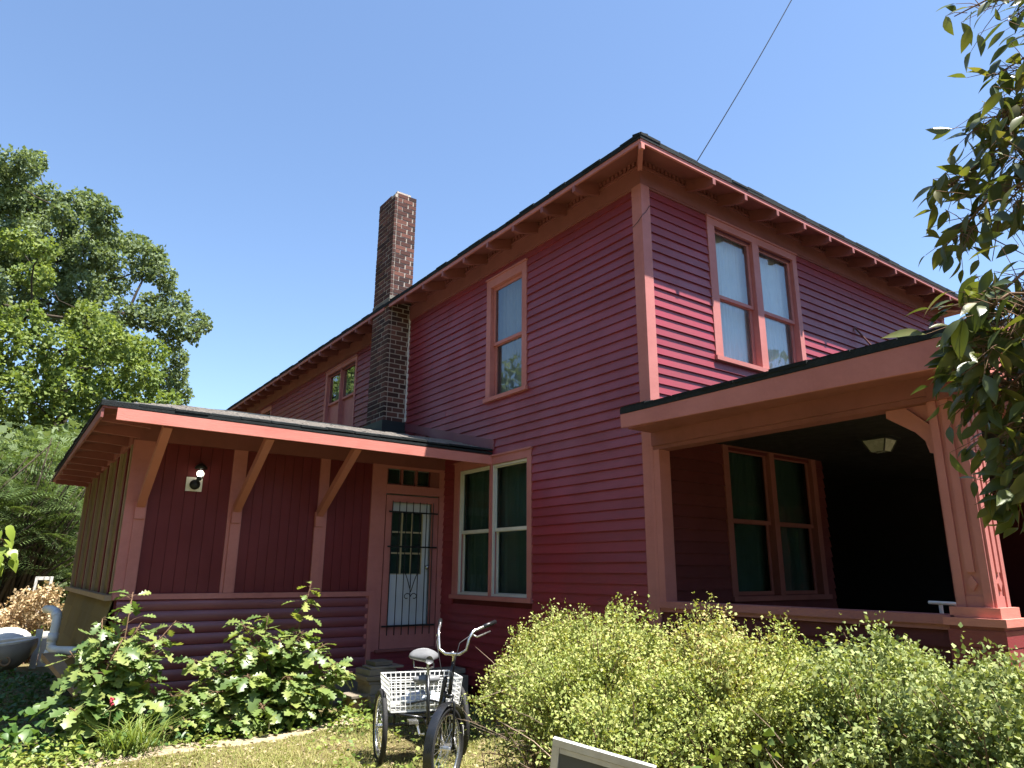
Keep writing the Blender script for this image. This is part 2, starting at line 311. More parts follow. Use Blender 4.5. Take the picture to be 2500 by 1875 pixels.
def leaf_mesh(name, prof, fold=0.25, droop=0.18, mat=None):
    """single leaf along +X of length 1, prof = [(t, half width)]"""
    V = []; F = []
    for i, (t, w) in enumerate(prof):
        z = -droop*t*t; V += [(t, w, z+fold*w), (t, 0, z), (t, -w, z+fold*w)]
        if i: a = 3*(i-1); b = 3*i; F += [(a, a+1, b+1, b), (a+1, a+2, b+2, b+1)]
    me = bpy.data.meshes.new(name); me.from_pydata(V, [], F); me.update()
    if mat: me.materials.append(mat)
    me.polygons.foreach_set('use_smooth', [True]*len(me.polygons)); return me
def place(name, me, p, d, n, s, parent):
    d = Vector(d).normalized(); n = Vector(n); y = n.cross(d)
    if y.length < 1e-4: y = d.orthogonal()
    y.normalize(); z = d.cross(y)
    o = bpy.data.objects.new(name, me); COL.objects.link(o); attach(o, parent)
    o.matrix_basis = Matrix(((d.x*s, y.x*s, z.x*s, p[0]), (d.y*s, y.y*s, z.y*s, p[1]), (d.z*s, y.z*s, z.z*s, p[2]), (0, 0, 0, 1)))
    return o
def rest_leaves(rest, name, parent, src, mat):
    V0 = np.array([v.co[:] for v in src.vertices]); F0 = np.array([p.vertices[:] for p in src.polygons]); VV = []; FF = []
    for k, (c, dr, nr, s_) in enumerate(rest):
        d = np.array(dr.normalized()); y = np.cross(np.array(nr), d); y /= np.linalg.norm(y); z = np.cross(d, y); VV.append(np.array(c)+s_*(V0[:, :1]*d+V0[:, 1:2]*y+V0[:, 2:3]*z)); FF.append(F0+k*len(V0))
    o = link(name, np_mesh(name, np.concatenate(VV), np.concatenate(FF)), mat, parent, True); o['kind'] = 'stuff'; return o
class Plane_:                           # a wall plane: u along it, z up, d outwards
    def __init__(s, fn): s.fn = fn
    def box(s, mb, u0, u1, z0, z1, d0, d1):
        c = [s.fn(u, z, d) for u, z, d in ((u0, z0, d0), (u1, z0, d0), (u1, z0, d1), (u0, z0, d1), (u0, z1, d0), (u1, z1, d0), (u1, z1, d1), (u0, z1, d1))]
        return mb.hexa(c)
    def sheet(s, mb, u0, u1, z0, z1, holes, d=0.0):
        us = sorted({u0, u1, *[min(max(h[k], u0), u1) for h in holes for k in (0, 1)]}); zs = sorted({z0, z1, *[min(max(h[k], z0), z1) for h in holes for k in (2, 3)]})
        for a, b in zip(us, us[1:]):
            for c, e in zip(zs, zs[1:]):
                if b-a < 1e-5 or e-c < 1e-5: continue
                if any(h[0]-1e-6 <= a and b <= h[1]+1e-6 and h[2]-1e-6 <= c and e <= h[3]+1e-6 for h in holes): continue
                mb.add([s.fn(a, c, d), s.fn(b, c, d), s.fn(b, e, d), s.fn(a, e, d)], [(0, 1, 2, 3)])
WA = Plane_(lambda u, z, d: (-d, u, z)); WB = Plane_(lambda u, z, d: (u, -d, z))
YA = 4.125; XL = -4.09
AF = Plane_(lambda u, z, d: (u, YA-d, z)); AS = Plane_(lambda u, z, d: (XL-d, u, z))
PS = Plane_(lambda u, z, d: (-d, u, z))

# ------------------------------------------------------------------ the setting: ground and path
def gz(x, y): return 0.03*math.sin(x*0.9+1)*math.cos(y*0.7)+0.015*math.sin(2.3*x+y*1.7)
NX = 90; gx = np.concatenate([np.linspace(-400, -14, 12), np.linspace(-13, 3, 64), np.linspace(4, 400, 12)]); gy = np.concatenate([np.linspace(-400, -9, 10), np.linspace(-8, 14, 80), np.linspace(15, 600, 14)])
GV = np.array([(x, y, gz(x, y) if (-13.5 < x < 3.5 and -8.5 < y < 14.5) else 0.0) for y in gy for x in gx]); nx = len(gx)
GF = np.array([(j*nx+i, j*nx+i+1, (j+1)*nx+i+1, (j+1)*nx+i) for j in range(len(gy)-1) for i in range(nx-1)])
tag(link('ground', np_mesh('ground', GV, GF), M['soil'], smooth=True), kind='structure')
pv = []; NP = 40                       # trodden dirt strip along the side addition
for i in range(NP):
    t = i/(NP-1); x = -4.9+4.4*t; yc = 2.45+0.75*t+0.08*math.sin(t*9); hw = 0.20+0.10*math.sin(t*7+1)+0.07*random.random()
    for k in range(5):
        y = yc-hw+2*hw*k/4; pv.append((x, y, gz(x, y)+0.012*(1 if 0 < k < 4 else -0.6)))
pf = np.array([(i*5+k, (i+1)*5+k, (i+1)*5+k+1, i*5+k+1) for i in range(NP-1) for k in range(4)])
tag(link('path', np_mesh('path', np.array(pv), pf), M['dirt'], smooth=True), kind='structure')

# ------------------------------------------------------------------ the house
house = thing('house', (0, 0, 0), 'two storey dark red clapboard house with pink trim and brick chimney', 'house')
FB = 5.80; ZE = 5.985; OV = 0.43; PIT = 0.31; HX = 7.3; HY = 16.0
# windows: (plane, casing u0,u1,z0,z1, lights, glass z0,z1, meeting rail)
def hole(w): return (w['c'][0]+0.09, w['c'][1]-0.09, w['c'][2]+0.06, w['c'][3]-0.12)
W_UA = dict(c=(2.08, 3.03, 3.86, 5.667), g=[(2.23, 2.88)], zg=(3.96, 5.50), zm=4.69)
W_LA = dict(c=(1.98, 3.79, 1.25, 3.09), g=[(2.114, 2.80), (2.94, 3.62)], zg=(1.345, 2.94), zm=2.13)
W_FA = dict(c=(7.60, 9.22, 4.00, 5.70), g=[(7.72, 8.34), (8.46, 9.08)], zg=(4.10, 5.58), zm=4.98)
W_GA = dict(c=(12.9, 13.8, 4.2, 5.66), g=[(13.02, 13.68)], zg=(4.3, 5.55), zm=4.95)
W_UB = dict(c=(1.09, 2.94, 3.95, 5.765), g=[(1.27, 1.92), (2.14, 2.80)], zg=(4.05, 5.63), zm=4.79)
W_LB = dict(c=(1.08, 2.88, 1.32, 3.05), g=[(1.22, 1.88), (2.06, 2.74)], zg=(1.42, 2.92), zm=2.16)
def window(pl, w, mat, sashmat, glass='glass', curtain='curtain', label=None, storm=False, board=None, flip=1):
    u0, u1, z0, z1 = w['c']; g = w['g']; a, b_ = w['zg']; zm = w['zm']; mb = MB()
    edges = [u0]+[x for q in g for x in q]+[u1]
    pl.box(mb, u0, u1, b_+0.045, z1, -0.10, 0.034); pl.box(mb, u0-0.012, u1+0.012, z1, z1+0.022, -0.0, 0.05)
    for k in range(0, len(edges), 2):
        e0, e1 = edges[k], edges[k+1]; e0 += 0 if k == 0 else 0.045; e1 -= 0 if k == len(edges)-2 else 0.045
        pl.box(mb, e0, e1, z0+0.05, b_+0.045, -0.10, 0.032)
    fr = mb.build('window', mat, house); tag(fr, label)
    mb = MB(); pl.box(mb, u0-0.02, u1+0.02, z0, z0+0.052, -0.10, 0.062); mb.build('sill', mat, fr)
    for q0, q1 in g:
        q0 -= 0.045; q1 += 0.045
        for zs0, zs1, dd, up in ((zm-0.02, b_+0.043, -0.035, 1), (z0+0.054, zm+0.02, -0.068, 0)):
            mb = MB(); t = 0.043; d0, d1 = dd-0.014, dd+0.016
            pl.box(mb, q0+.002, q0+t, zs0, zs1, d0, d1); pl.box(mb, q1-t, q1-.002, zs0, zs1, d0, d1)
            pl.box(mb, q0+t, q1-t, zs0, zs0+0.042, d0, d1); pl.box(mb, q0+t, q1-t, zs1-0.045, zs1, d0, d1)
            s_ = mb.build('sash', sashmat, fr)
            mb = MB()
            if board and not up: pl.box(mb, q0+t, q1-t, zs0+0.042, zs1-0.045, dd-0.004, dd+0.004); mb.build('cover_board', board, fr)
            else: pl.box(mb, q0+t, q1-t, zs0+0.042, zs1-0.045, dd-0.002, dd+0.002); mb.build('pane', M[glass], fr)
        if storm:
            mb = MB(); t = 0.028
            for x in ((q0+.003, q0+t, z0+0.055, b_+0.04), (q1-t, q1-.003, z0+0.055, b_+0.04), (q0+t, q1-t, z0+0.055, z0+0.055+t), (q0+t, q1-t, b_+0.012, b_+0.04)): pl.box(mb, *x, -0.015, 0.012)
            mb.build('storm_frame', M['storm'], fr)
        if curtain:
            n = 40; V = []; F = []
            for i in range(n+1):
                u = q0-0.1+(q1-q0+0.2)*i/n; d = -0.17+0.018*math.sin(i*1.9)+0.01*math.sin(i*0.7+q0)
                V += [pl.fn(u, z0-0.1, d), pl.fn(u, z1+0.1, d)]
                if i: F.append((2*i-2, 2*i, 2*i+1, 2*i-1))
            mb = MB().add(V, F); mb.build('curtain', M[curtain], fr, smooth=True)
    return fr
window(WA, W_UA, M['trim'], M['trim'], label='tall narrow upper window facing the side yard')
window(WA, W_LA, M['trim'], M['storm'], 'glass_dim', 'curtain_dk', 'paired lower window with white storm frames', storm=True)
window(WA, W_FA, M['trim'], M['trim'], 'glass', 'curtain', 'paired upper window behind the chimney, boarded below', board=M['trim'])
window(WA, W_GA, M['trim'], M['trim'], 'glass_dim', 'curtain_dk', 'farthest upper window under the eave')
window(WB, W_UB, M['trim'], M['trim'], curtain='curtain_sheer', label='paired upper window half in sun')
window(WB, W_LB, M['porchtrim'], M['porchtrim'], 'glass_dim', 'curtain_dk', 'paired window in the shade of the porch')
hs = [hole(w) for w in (W_UA, W_LA, W_FA, W_GA)]
mb = MB(); WA.sheet(mb, 0, HY, -0.1, 6.2, hs); wall_a = mb.build('side_wall', M['dark_red'], house)
ENTRY = (3.05, 6.2, 0.7, 3.05)
mb = MB(); WB.sheet(mb, 0, HX, 0.35, 6.2, [hole(w) for w in (W_UB, W_LB)]+[ENTRY]); wall_b = mb.build('front_wall', M['dark_red'], house)
mb = MB(); mb.add([(HX, 0, .3), (HX, HY, .3), (HX, HY, 6.2), (HX, 0, 6.2)], [(0, 1, 2, 3)]); mb.add([(0, HY, .3), (HX, HY, .3), (HX, HY, 6.2), (0, HY, 6.2)], [(0, 1, 2, 3)])
mb.build('rear_wall', M['dark_red'], house)
mb = MB()                             # recessed entry behind the porch, deep shade put into its near-black colour
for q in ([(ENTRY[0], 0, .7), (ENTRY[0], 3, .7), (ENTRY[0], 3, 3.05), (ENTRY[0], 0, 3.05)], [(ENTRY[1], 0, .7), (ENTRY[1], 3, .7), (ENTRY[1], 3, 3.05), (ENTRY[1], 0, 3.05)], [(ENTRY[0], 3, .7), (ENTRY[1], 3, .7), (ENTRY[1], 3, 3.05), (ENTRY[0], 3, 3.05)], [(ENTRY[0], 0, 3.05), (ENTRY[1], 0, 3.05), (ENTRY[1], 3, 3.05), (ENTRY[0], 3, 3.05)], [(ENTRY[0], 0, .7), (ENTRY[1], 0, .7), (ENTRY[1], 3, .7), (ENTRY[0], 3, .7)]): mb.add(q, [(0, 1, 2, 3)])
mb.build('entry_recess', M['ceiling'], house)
NCL = 0
def clapboards(pl, parent, u0, u1, z0, z1, skip, expo=0.1085, maxlen=4.6, mat='siding'):
    """lapped boards, one object each, cut at casings, butt joints staggered"""
    global NCL
    n = int(round((z1-z0)/expo)); e = (z1-z0)/n
    for k in range(n):
        za = z0+k*e; zb = za+e+0.012; iv = [(u0, u1)]
        for h in skip:
            if h[3] <= za+0.01 or h[2] >= za+e-0.01: continue
            iv = [s for a, b in iv for s in ((a, min(b, h[0])), (max(a, h[1]), b)) if s[1]-s[0] > 0.03]
        for a, b in iv:
            cuts = [a]
            if b-a > maxlen or (b-a > 2.2 and random.random() < .28): cuts.append(a+(b-a)*random.uniform(0.3, 0.7))
            cuts.append(b)
            for c, d in zip(cuts, cuts[1:]):
                c += 0.0015; d -= 0.0015; t = 0.029+random.uniform(-.003, .004); j0, j1 = random.uniform(-.0025, .0025), random.uniform(-.0025, .0025)
                V = [pl.fn(c, za+j0, .002), pl.fn(d, za+j1, .002), pl.fn(d, za+j1, t), pl.fn(c, za+j0, t), pl.fn(c, zb+j0, .002), pl.fn(d, zb+j1, .002), pl.fn(d, zb+j1, .007), pl.fn(c, zb+j0, .007)]
                MB().hexa(V).build('clapboard', M[mat], parent); NCL += 1
csA = [(w['c'][0]+.004, w['c'][1]-.004, w['c'][2]+.004, w['c'][3]-.004) for w in (W_UA, W_LA, W_FA, W_GA)]
FLASH = lambda y: 3.18+0.24*(y-2.79)      # where the addition's roof meets this wall
clapboards(WA, wall_a, 0.10, 4.12, 0.20, FB, csA, 0.1085, 9)
clapboards(WA, wall_a, 4.12, 5.45, 3.54, FB, csA)
clapboards(WA, wall_a, 6.10, 12.9, 4.0, FB, csA, 0.113, 99)
clapboards(WA, wall_a, 12.9, HY, 4.5, FB, csA, 0.13, 99)
csB = [(w['c'][0]+.004, w['c'][1]-.004, w['c'][2]+.004, w['c'][3]-.004) for w in (W_UB, W_LB)]
clapboards(WB, wall_b, 0.10, HX-.1, 3.30, FB, csB, 0.1085, 9)
clapboards(WB, wall_b, 0.12, ENTRY[0], 1.20, 3.0, csB, 0.12, 9, 'porchwall_shade')
# corner boards, frieze, dentils
mb = MB(); mb.box(-.036, 0, 0, 0.11, 0.4, FB); mb.build('corner_board', M['trim'], house)
mb = MB(); mb.box(-.036, 0.10, -.036, -.0005, 0.4, FB); mb.build('corner_board', M['trim'], house)
mb = MB(); mb.box(HX-.1, HX, -.034, 0, 3.2, FB); mb.build('corner_board', M['trim'], house)
def frieze(pl, u0, u1): mb = MB(); pl.box(mb, u0, u1, FB+.001, 6.0, 0, .040); pl.box(mb, u0, u1, FB-.02, FB+.001, 0, .03); pl.box(mb, u0, u1, 6.0, 6.025, 0, .055); return mb.build('frieze_board', M['brownred'], house)
frieze(WA, 0, 5.43); frieze(WA, 6.12, HY); mb = MB(); mb.box(-.040, HX, -.0401, 0, FB+.001, 6.0); mb.box(-.03, HX, -.03, 0, FB-.02, FB+.001); mb.box(-.055, HX, -.0551, 0, 6.0, 6.025); mb.build('frieze_board', M['brownred'], house)
mb = MB(); mb2 = MB()
for pl, n, m_, u00 in ((WA, 5.4, 0, 0.0), (WB, 7.2, 1, 0.0)):
    pl.box(mb, -0.02 if m_ else 0, n, 6.025, 6.135, -0.01, .030)
    u = 0.03
    while u < n: pl.box(mb2, u, u+.032, 6.05, 6.10, .030, .052); u += .068
    pl.box(mb, -0.02 if m_ else 0, n, 6.102, 6.122, .030, .056)
dm = mb.build('dentil_moulding', M['brownred'], house); tag(mb2.build('dentils', M['brownred'], dm), kind='stuff')
# main roof: deck with sloping soffit, shingle edge, hip form
def zr(d): return ZE+PIT*d            # underside height at distance d in from the eave
R0 = -OV; RX1 = HX+OV; RY1 = HY+OV; hw = (RX1-R0)/2; rz = zr(hw)
def hipdeck(mb, th0, th1, out):
    e0 = R0-out; e1x = RX1+out; e1y = RY1+out; h = (e1x-e0)/2; zz = ZE-PIT*out
    a = [(e0, e0, zz), (e1x, e0, zz), (e1x, e1y, zz), (e0, e1y, zz)]; r1 = (e0+h, e0+h, zz+PIT*h); r2 = (e0+h, e1y-h, zz+PIT*h)
    for t in (th0, th1): mb.add([(x, y, z+t) for x, y, z in a+[r1, r2]], [(0, 1, 4), (1, 2, 5, 4), (2, 3, 5), (3, 0, 4, 5)])
    for i in range(4):
        p, q = a[i], a[(i+1) % 4]; mb.add([(p[0], p[1], p[2]+th0), (q[0], q[1], q[2]+th0), (q[0], q[1], q[2]+th1), (p[0], p[1], p[2]+th1)], [(0, 1, 2, 3)])
mb = MB(); hipdeck(mb, 0, .010, 0); roof = mb.build('roof', M['brownred'], house)
mb = MB(); hipdeck(mb, .012, .055, .014); hipdeck(mb, .056, .082, -.05); mb.build('shingle_layer', M['shingle'], roof)
mb = MB()                              # ragged shingle butts along the two eaves that show
def ragged(mb, p0, p1, z, out, step=0.3, h=0.028):
    p0 = Vector(p0); p1 = Vector(p1); L = (p1-p0).length; d = (p1-p0)/L; n = int(L/step)
    for i in range(n):
        a = p0+d*(i*L/n+.004); b = p0+d*((i+1)*L/n-.004); o_ = Vector(out)*random.uniform(-.004, .008); dz = random.uniform(-.006, .008)
        k = Vector(out)*-.12+Vector((0, 0, .03)); q = [a+o_, b+o_, b+k, a+k]; mb.hexa([v+Vector((0, 0, z+dz)) for v in q]+[v+Vector((0, 0, z+h+dz*1.4)) for v in q])
ragged(mb, (R0-.014, R0-.014, 0), (R0-.014, HY, 0), ZE+.040, (-1, 0, 0)); ragged(mb, (R0-.014, R0-.014, 0), (RX1, R0-.014, 0), ZE+.040, (0, -1, 0))
tag(mb.build('shingle_edge', M['shingle'], roof), kind='stuff')
FZ0 = 5.945
mb = MB(); mb.box(R0-.004, R0+.022, R0-.004, 5.43, FZ0, ZE+.010); mb.build('fascia_board', M['trim'], roof)
mb = MB(); mb.box(R0-.004, R0+.022, 5.62, HY+.4, FZ0, ZE+.010); mb.build('fascia_board', M['trim'], roof)
mb = MB(); mb.box(R0+.022, RX1, R0-.004, R0+.022, FZ0, ZE+.010); mb.build('fascia_board', M['trim'], roof)
def rafter(pl, u, o0=0.0):              # tail from wall to eave with a raked lower tip
    w = .024; mb = MB(); hh = .150; tip = OV-.001
    pts = [(-.02, zr(OV+.02)-.001), (-.02, zr(OV+.02)-hh), (tip-.085, zr(.085)-hh), (tip+.006, 5.872), (tip+.006, FZ0-.0005), (tip-.024, FZ0-.0005), (tip-.024, zr(.024)-.001)]
    a = [pl.fn(u-w, z, d) for d, z in pts]; b = [pl.fn(u+w, z, d) for d, z in pts]; mb.prism(a, Vector(b[0])-Vector(a[0])); mb.build('rafter_tail', M['brownred'], roof)
for k in range(12): rafter(WB, 0.745+0.583*k+(0.05 if k > 1 else 0))
for k in range(8): rafter(WA, 0.64+0.600*k)
for k in range(16): rafter(WA, 6.22+0.598*k)
mb = MB(); mb.beam((-.02, -.02, zr(OV)-.09), (R0+.012, R0+.012, 5.955), .05, .13); mb.build('hip_rafter', M['trim'], roof)
mb = MB(); mb.box(R0-.002, R0+.045, R0-.010, R0+.03, 5.88, 5.942); mb.build('corner_block', M['trim2'], roof)
# chimney
CX0, CX1, CY0, CY1 = -0.418, 0.0, 5.45, 6.10
mb = MB(); mb.box(CX0+.004, CX1, CY0+.004, CY1-.004, 3.5, 8.12); chim = mb.build('chimney', M['mortar'], house); tag(chim, 'tall narrow brick chimney against the side wall')
brickm = {}
def brick(u, L, z, face, h=.0665):
    key = (round(L, 3), face); dep = .05
    if key not in brickm:
        v = MB(); c = .004; x0, x1 = (-L/2, L/2)
        if face == 'A': v.box(0, dep, x0, x1, 0, h)
        else: v.box(x0, x1, 0, dep, 0, h)
        me = bpy.data.meshes.new('brick'); me.from_pydata(v.v, [], v.f); me.update(); me.materials.append(M['brick']); brickm[key] = me
    o = bpy.data.objects.new('brick', brickm[key]); COL.objects.link(o); attach(o, chim); j = random.uniform(-.005, .001)
    o.location = (CX0+j, u, z) if face == 'A' else (u, CY0+j, z); return o
zc = 3.98; row = 0; nb = 0; CH = .0835
while zc < 8.11:
    o2 = 0 if row % 2 == 0 else .1
    us = [CY0+.05-.05+0] ; u = CY0+(.005 if row % 2 == 0 else .005); first = .195 if row % 2 == 0 else .095
    segs = []; p = CY0; L = first+.06
    while p < CY1-.02:
        q = min(p+L, CY1); q = CY1 if CY1-q < .07 else q; segs.append((p, q)); p = q; L = .215
    for a, b in segs:
        if zc > 8.02 and random.random() < .3: continue
        brick((a+b)/2-(.008 if a == CY0 else 0), b-a-.016, zc, 'A', CH-.017); nb += 1
    p = CX0+.052; L = .205 if row % 2 else .10; segs = []
    while p < -.004:
        q = min(p+L, 0.0); q = 0.0 if -q < .06 else q; segs.append((p, q)); p = q; L = .205
    for a, b in segs: brick((a+b)/2+(.010 if b == 0 else 0), b-a-.016, zc, 'B', CH-.017); nb += 1
    zc += CH; row += 1
mb = MB(); mb.box(CX0-.03, CX1, CY0-.03, CY1+.05, 3.55, 3.985); mb.box(CX0-.06, CX1, CY0-.07, CY1+.1, 3.55, 3.75); mb.build('flashing', M['flash'], chim)
mb = MB()
for k in range(26):
    z = 4.0+k*.076; w = random.uniform(.012, .03); mb.box(-.03-random.random()*.012, -.004, CY0-.008-w, CY0-.001, z, z+.0755)
mb.build('caulk_line', M['caulk'], chim)
mb = MB(); mb.box(CX0-.01, CX1, CY0-.014, CY0-.006, 6.10, 6.17); mb.box(CX0-.014, CX0-.006, CY0-.01, CY1, 6.06, 6.12); mb.build('step_flashing', M['foundation'], chim)
mb = MB()
for k in range(6): mb.box(CX0+.02+random.random()*.2, CX0+.2+random.random()*.2, CY0+.03+k*.09, CY0+.1+k*.09, 8.15, 8.17+random.random()*.05)
mb.build('mortar_cap', M['mortar'], chim)
# cables and the iron rod
mb = MB(); mb.tube([(-.045, .10, 5.31), (-.05, .02, 5.34), (-.05, -.05, 5.39), (.02, -.045, 5.46), (.09, -.04, 5.56)], .0035, 6); mb.build('cable', M['cable'], house)

# ---- side addition ------------------------------------------------
ZP = 3.04
mb = MB(); AF.sheet(mb, XL, 0, .3, 3.4, [(-.93, -.105, .6, 2.65), (-.96, -.27, 2.79, 3.0)]); aw = mb.build('addition_wall', M['dark_red'], house); tag(aw, 'low side addition wall of vertical planks over rounded log siding')
def planks(u0, u1):
    n = int(round((u1-u0)/.122)); w = (u1-u0)/n
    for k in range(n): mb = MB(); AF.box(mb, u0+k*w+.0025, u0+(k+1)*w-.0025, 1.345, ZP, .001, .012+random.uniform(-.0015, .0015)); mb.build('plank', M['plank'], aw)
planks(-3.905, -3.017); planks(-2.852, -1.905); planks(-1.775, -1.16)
def afbox(name, u0, u1, z0, z1, d1, mat='trim', d0=0.0): mb = MB(); AF.box(mb, u0, u1, z0, z1, d0, d1); return mb.build(name, M[mat], aw)
afbox('post', XL-.035, -3.905, 1.345, ZP, .035); afbox('post', -3.017, -2.852, 1.345, ZP, .030); afbox('post', -1.905, -1.775, 1.345, ZP, .030)
afbox('door_casing', -1.16, -.945, .59, ZP+.002, .034); afbox('door_casing', -.095, -.004, .59, ZP+.002, .034)
afbox('header_board', XL-.03, -.004, ZP+.002, 3.30, .036, 'brownred')
afbox('rail', XL-.03, -1.06, 1.283, 1.343, .062)
afbox('transom_bar', -.945, -.095, 2.652, 2.775, .036); afbox('transom_bar', -.945, -.095, 3.0, ZP, .036)
afbox('corner_strip', -1.125, -1.06, .30, 1.283, .052)
for u in (-3.97, -2.925, -1.885):       # blocks, posts trim and the raking struts that carry the eave
    s_ = u; afbox('post_strip', s_-.055, s_+.055, 1.346, 2.15, .055, d0=.0302); afbox('bracket_block', s_-.055, s_+.05, 2.152, 2.335, .085, d0=.0302)
    mb = MB(); mb.beam((s_-.005, YA-.07, 2.315), (s_-.02, 2.93, 3.035), .085, .085); mb.build('strut', M['strut'], aw)
for k in range(3):                      # transom lights
    a = -.945+.0+k*.232; mb = MB(); AF.box(mb, a+.03, a+.215, 2.80, 2.99, -.03, -.025); mb.build('transom_pane', M['glass_dim'], aw)
    mb = MB(); AF.box(mb, a, a+.028, 2.776, 2.999, -.04, .01); mb.build('muntin', M['brownred'], aw)
mb = MB(); AF.box(mb, -.24, -.096, 2.776, 2.999, -.04, .01); mb.build('muntin', M['brownred'], aw)
mb = MB(); mb.add([(-1.0, YA+.16, .6), (0, YA+.16, .6), (0, YA+.16, 3.2), (-1, YA+.16, 3.2)], [(0, 1, 2, 3)]); mb.build('inner_curtain', M['curtain_dk'], aw)
nlog = 8; lh = (1.283-.285)/nlog
for k in range(nlog):                   # rounded log siding courses
    z0 = .285+k*lh; prof = [(0.0, z0+.003)]+[(.020+.020*math.sin(math.pi*(j+.2)/8.4)**.7, z0+.003+(lh-.006)*j/8) for j in range(9)]+[(0.0, z0+lh-.003)]
    a = [AF.fn(XL+.02, z, d) for d, z in prof]; MB().prism(a, (-1.127-(XL+.02), 0, 0)).build('log_board', M['log'], aw)
mb = MB(); mb.box(XL+.05, -.0, YA+.01, YA+.2, -.1, .30); mb.build('foundation', M['foundation'], aw)
for k in range(3): mb = MB(); AF.box(mb, -1.055, -.006, .30+k*.097, .30+(k+1)*.097-.004, .001, .02); mb.build('clapboard', M['siding'], aw)
# door
mb = MB()
for x in ((-.93, -.84, .61, 2.63), (-.20, -.11, .61, 2.63), (-.84, -.20, 2.54, 2.63), (-.84, -.20, .61, .90)): AF.box(mb, *x, -.01, .03)
door = mb.build('door', M['trim'], house); tag(door, 'pink framed door with iron security grille over a white glazed door')
mb = MB(); AF.box(mb, -.84, -.20, .90, 1.56, -.09, -.06); AF.box(mb, -.84, -.795, 1.56, 2.54, -.09, -.06); AF.box(mb, -.30, -.20, 1.56, 2.54, -.09, -.06); AF.box(mb, -.795, -.30, 2.42, 2.54, -.09, -.06); mb.build('inner_door', M['whitedoor'], door)
for i in range(3):
    for j in range(3): mb = MB(); a = -.795+.165*i; z = 1.56+.287*j; AF.box(mb, a+.012, a+.153, z+.012, z+.275, -.084, -.080); mb.build('pane', M['glass_dim'], door)
mb = MB()
for i in range(4): a = -.795+.165*i; AF.box(mb, a-.010, a+.010, 1.56, 2.42, -.088, -.064)
for j in range(4): z = 1.56+.287*j; AF.box(mb, -.784, -.31, z-.010, z+.010, -.086, -.066)
mb.build('muntin', M['muntin'], door)
mb = MB()
for i in range(7): u = -.845+.107*i; mb.tube([AF.fn(u, .78, .055), AF.fn(u, 2.55, .055)], .0065, 6)
for z in (2.40, 1.93, .895): mb.beam(AF.fn(-.90 if z > 1 else -.93, z, .062), AF.fn(-.13, z, .062), .008, .022)
for s_ in (-1, 1):
    cx = -.523; mb.tube([AF.fn(cx, 1.33, .07), AF.fn(cx+s_*.05, 1.48, .07), AF.fn(cx+s_*.10, 1.60, .07)], .006, 6)
    pts = [AF.fn(cx+s_*(.055-.055*math.cos(t)*(1-t/9)), 1.30+.05*math.sin(t)*(1-t/9)-.03, .07) for t in np.linspace(0, 5.2, 16)]; mb.tube(pts, .006, 6)
mb.build('security_grille', M['iron'], door)
mb = MB(); mb.ball(AF.fn(-.235, 1.66, -.02), .03); mb.build('handle', M['chrome'], door)
mb = MB(); AF.box(mb, -1.0, -.06, .575, .608, -.05, .06); mb.build('threshold', M['brownred'], door)
# addition roof: low hip shed with deep front overhang
EY = 2.86; EX = -4.60
A0 = (EX, EY, 3.125); A1 = (-.001, EY, 3.10); RR = (-.001, 5.9, 3.86); RL = (-2.7, 5.9, 3.86); A3 = (EX, 9.3, 3.02); A2 = (-.001, 9.3, 3.06)
def adeck(mb, t0, t1):
    P = [A0, A1, RR, RL, A2, A3]
    for t in (t0, t1): mb.add([(x, y, z+t) for x, y, z in P], [(0, 1, 2, 3), (0, 3, 5), (3, 2, 4, 5)])
    for p, q in ((A0, A1), (A3, A0)): mb.add([(p[0], p[1], p[2]+t0), (q[0], q[1], q[2]+t0), (q[0], q[1], q[2]+t1), (p[0], p[1], p[2]+t1)], [(0, 1, 2, 3)])
mb = MB(); adeck(mb, 0, .02); ar = mb.build('addition_roof', M['brownred'], house)
A0, A1, A3 = (EX-.015, EY-.02, 3.12), (-.001, EY-.02, 3.095), (EX-.015, 9.3, 3.015)
mb = MB(); adeck(mb, .024, .052); mb.build('shingle_layer', M['shingle'], ar)
mb = MB(); ragged(mb, A0, (-.02, A1[1], A0[2]), .050, (0, -1, 0), .31, .022)
ragged(mb, (EX-.015, 9.2, 3.12), (EX-.015, EY, 3.12), .05, (-1, 0, 0), .31, .02); tag(mb.build('shingle_edge', M['shingle'], ar), kind='stuff')
mb = MB()                              # worn grey shingle courses on the front slope
for r_ in range(9):
    y0 = EY+.02+r_*.14; z0 = 3.125+.055+(y0-EY)*.2434+.002*r_; x = EX+.1+r_*.1
    while x < -.05:
        w = random.uniform(.24, .34); x2 = min(x+w, -.04); t = .012+random.uniform(0, .010); dy = random.uniform(-.01, .01)
        mb.hexa([(x, y0+dy, z0), (x2-.006, y0+dy, z0), (x2-.006, y0+.2, z0+.049), (x, y0+.2, z0+.049), (x, y0+dy, z0+t), (x2-.006, y0+dy, z0+t), (x2-.006, y0+.2, z0+.05+t*.3), (x, y0+.2, z0+.05+t*.3)]); x = x2
tag(mb.build('shingles', M['shingle_grey'], ar), kind='stuff')
mb = MB(); mb.hexa([(-4.47, EY-.018, 3.018), (-.002, EY-.018, 2.985), (-.002, EY+.012, 2.985), (-4.47, EY+.012, 3.018), (-4.47, EY-.018, 3.135), (-.002, EY-.018, 3.105), (-.002, EY+.012, 3.105), (-4.47, EY+.012, 3.135)]); mb.build('fascia_board', M['trim2'], ar)
mb = MB(); mb.box(EX-.005, EX+.018, EY, 9.28, 3.03, 3.118); mb.build('fascia_board', M['brownred'], ar)
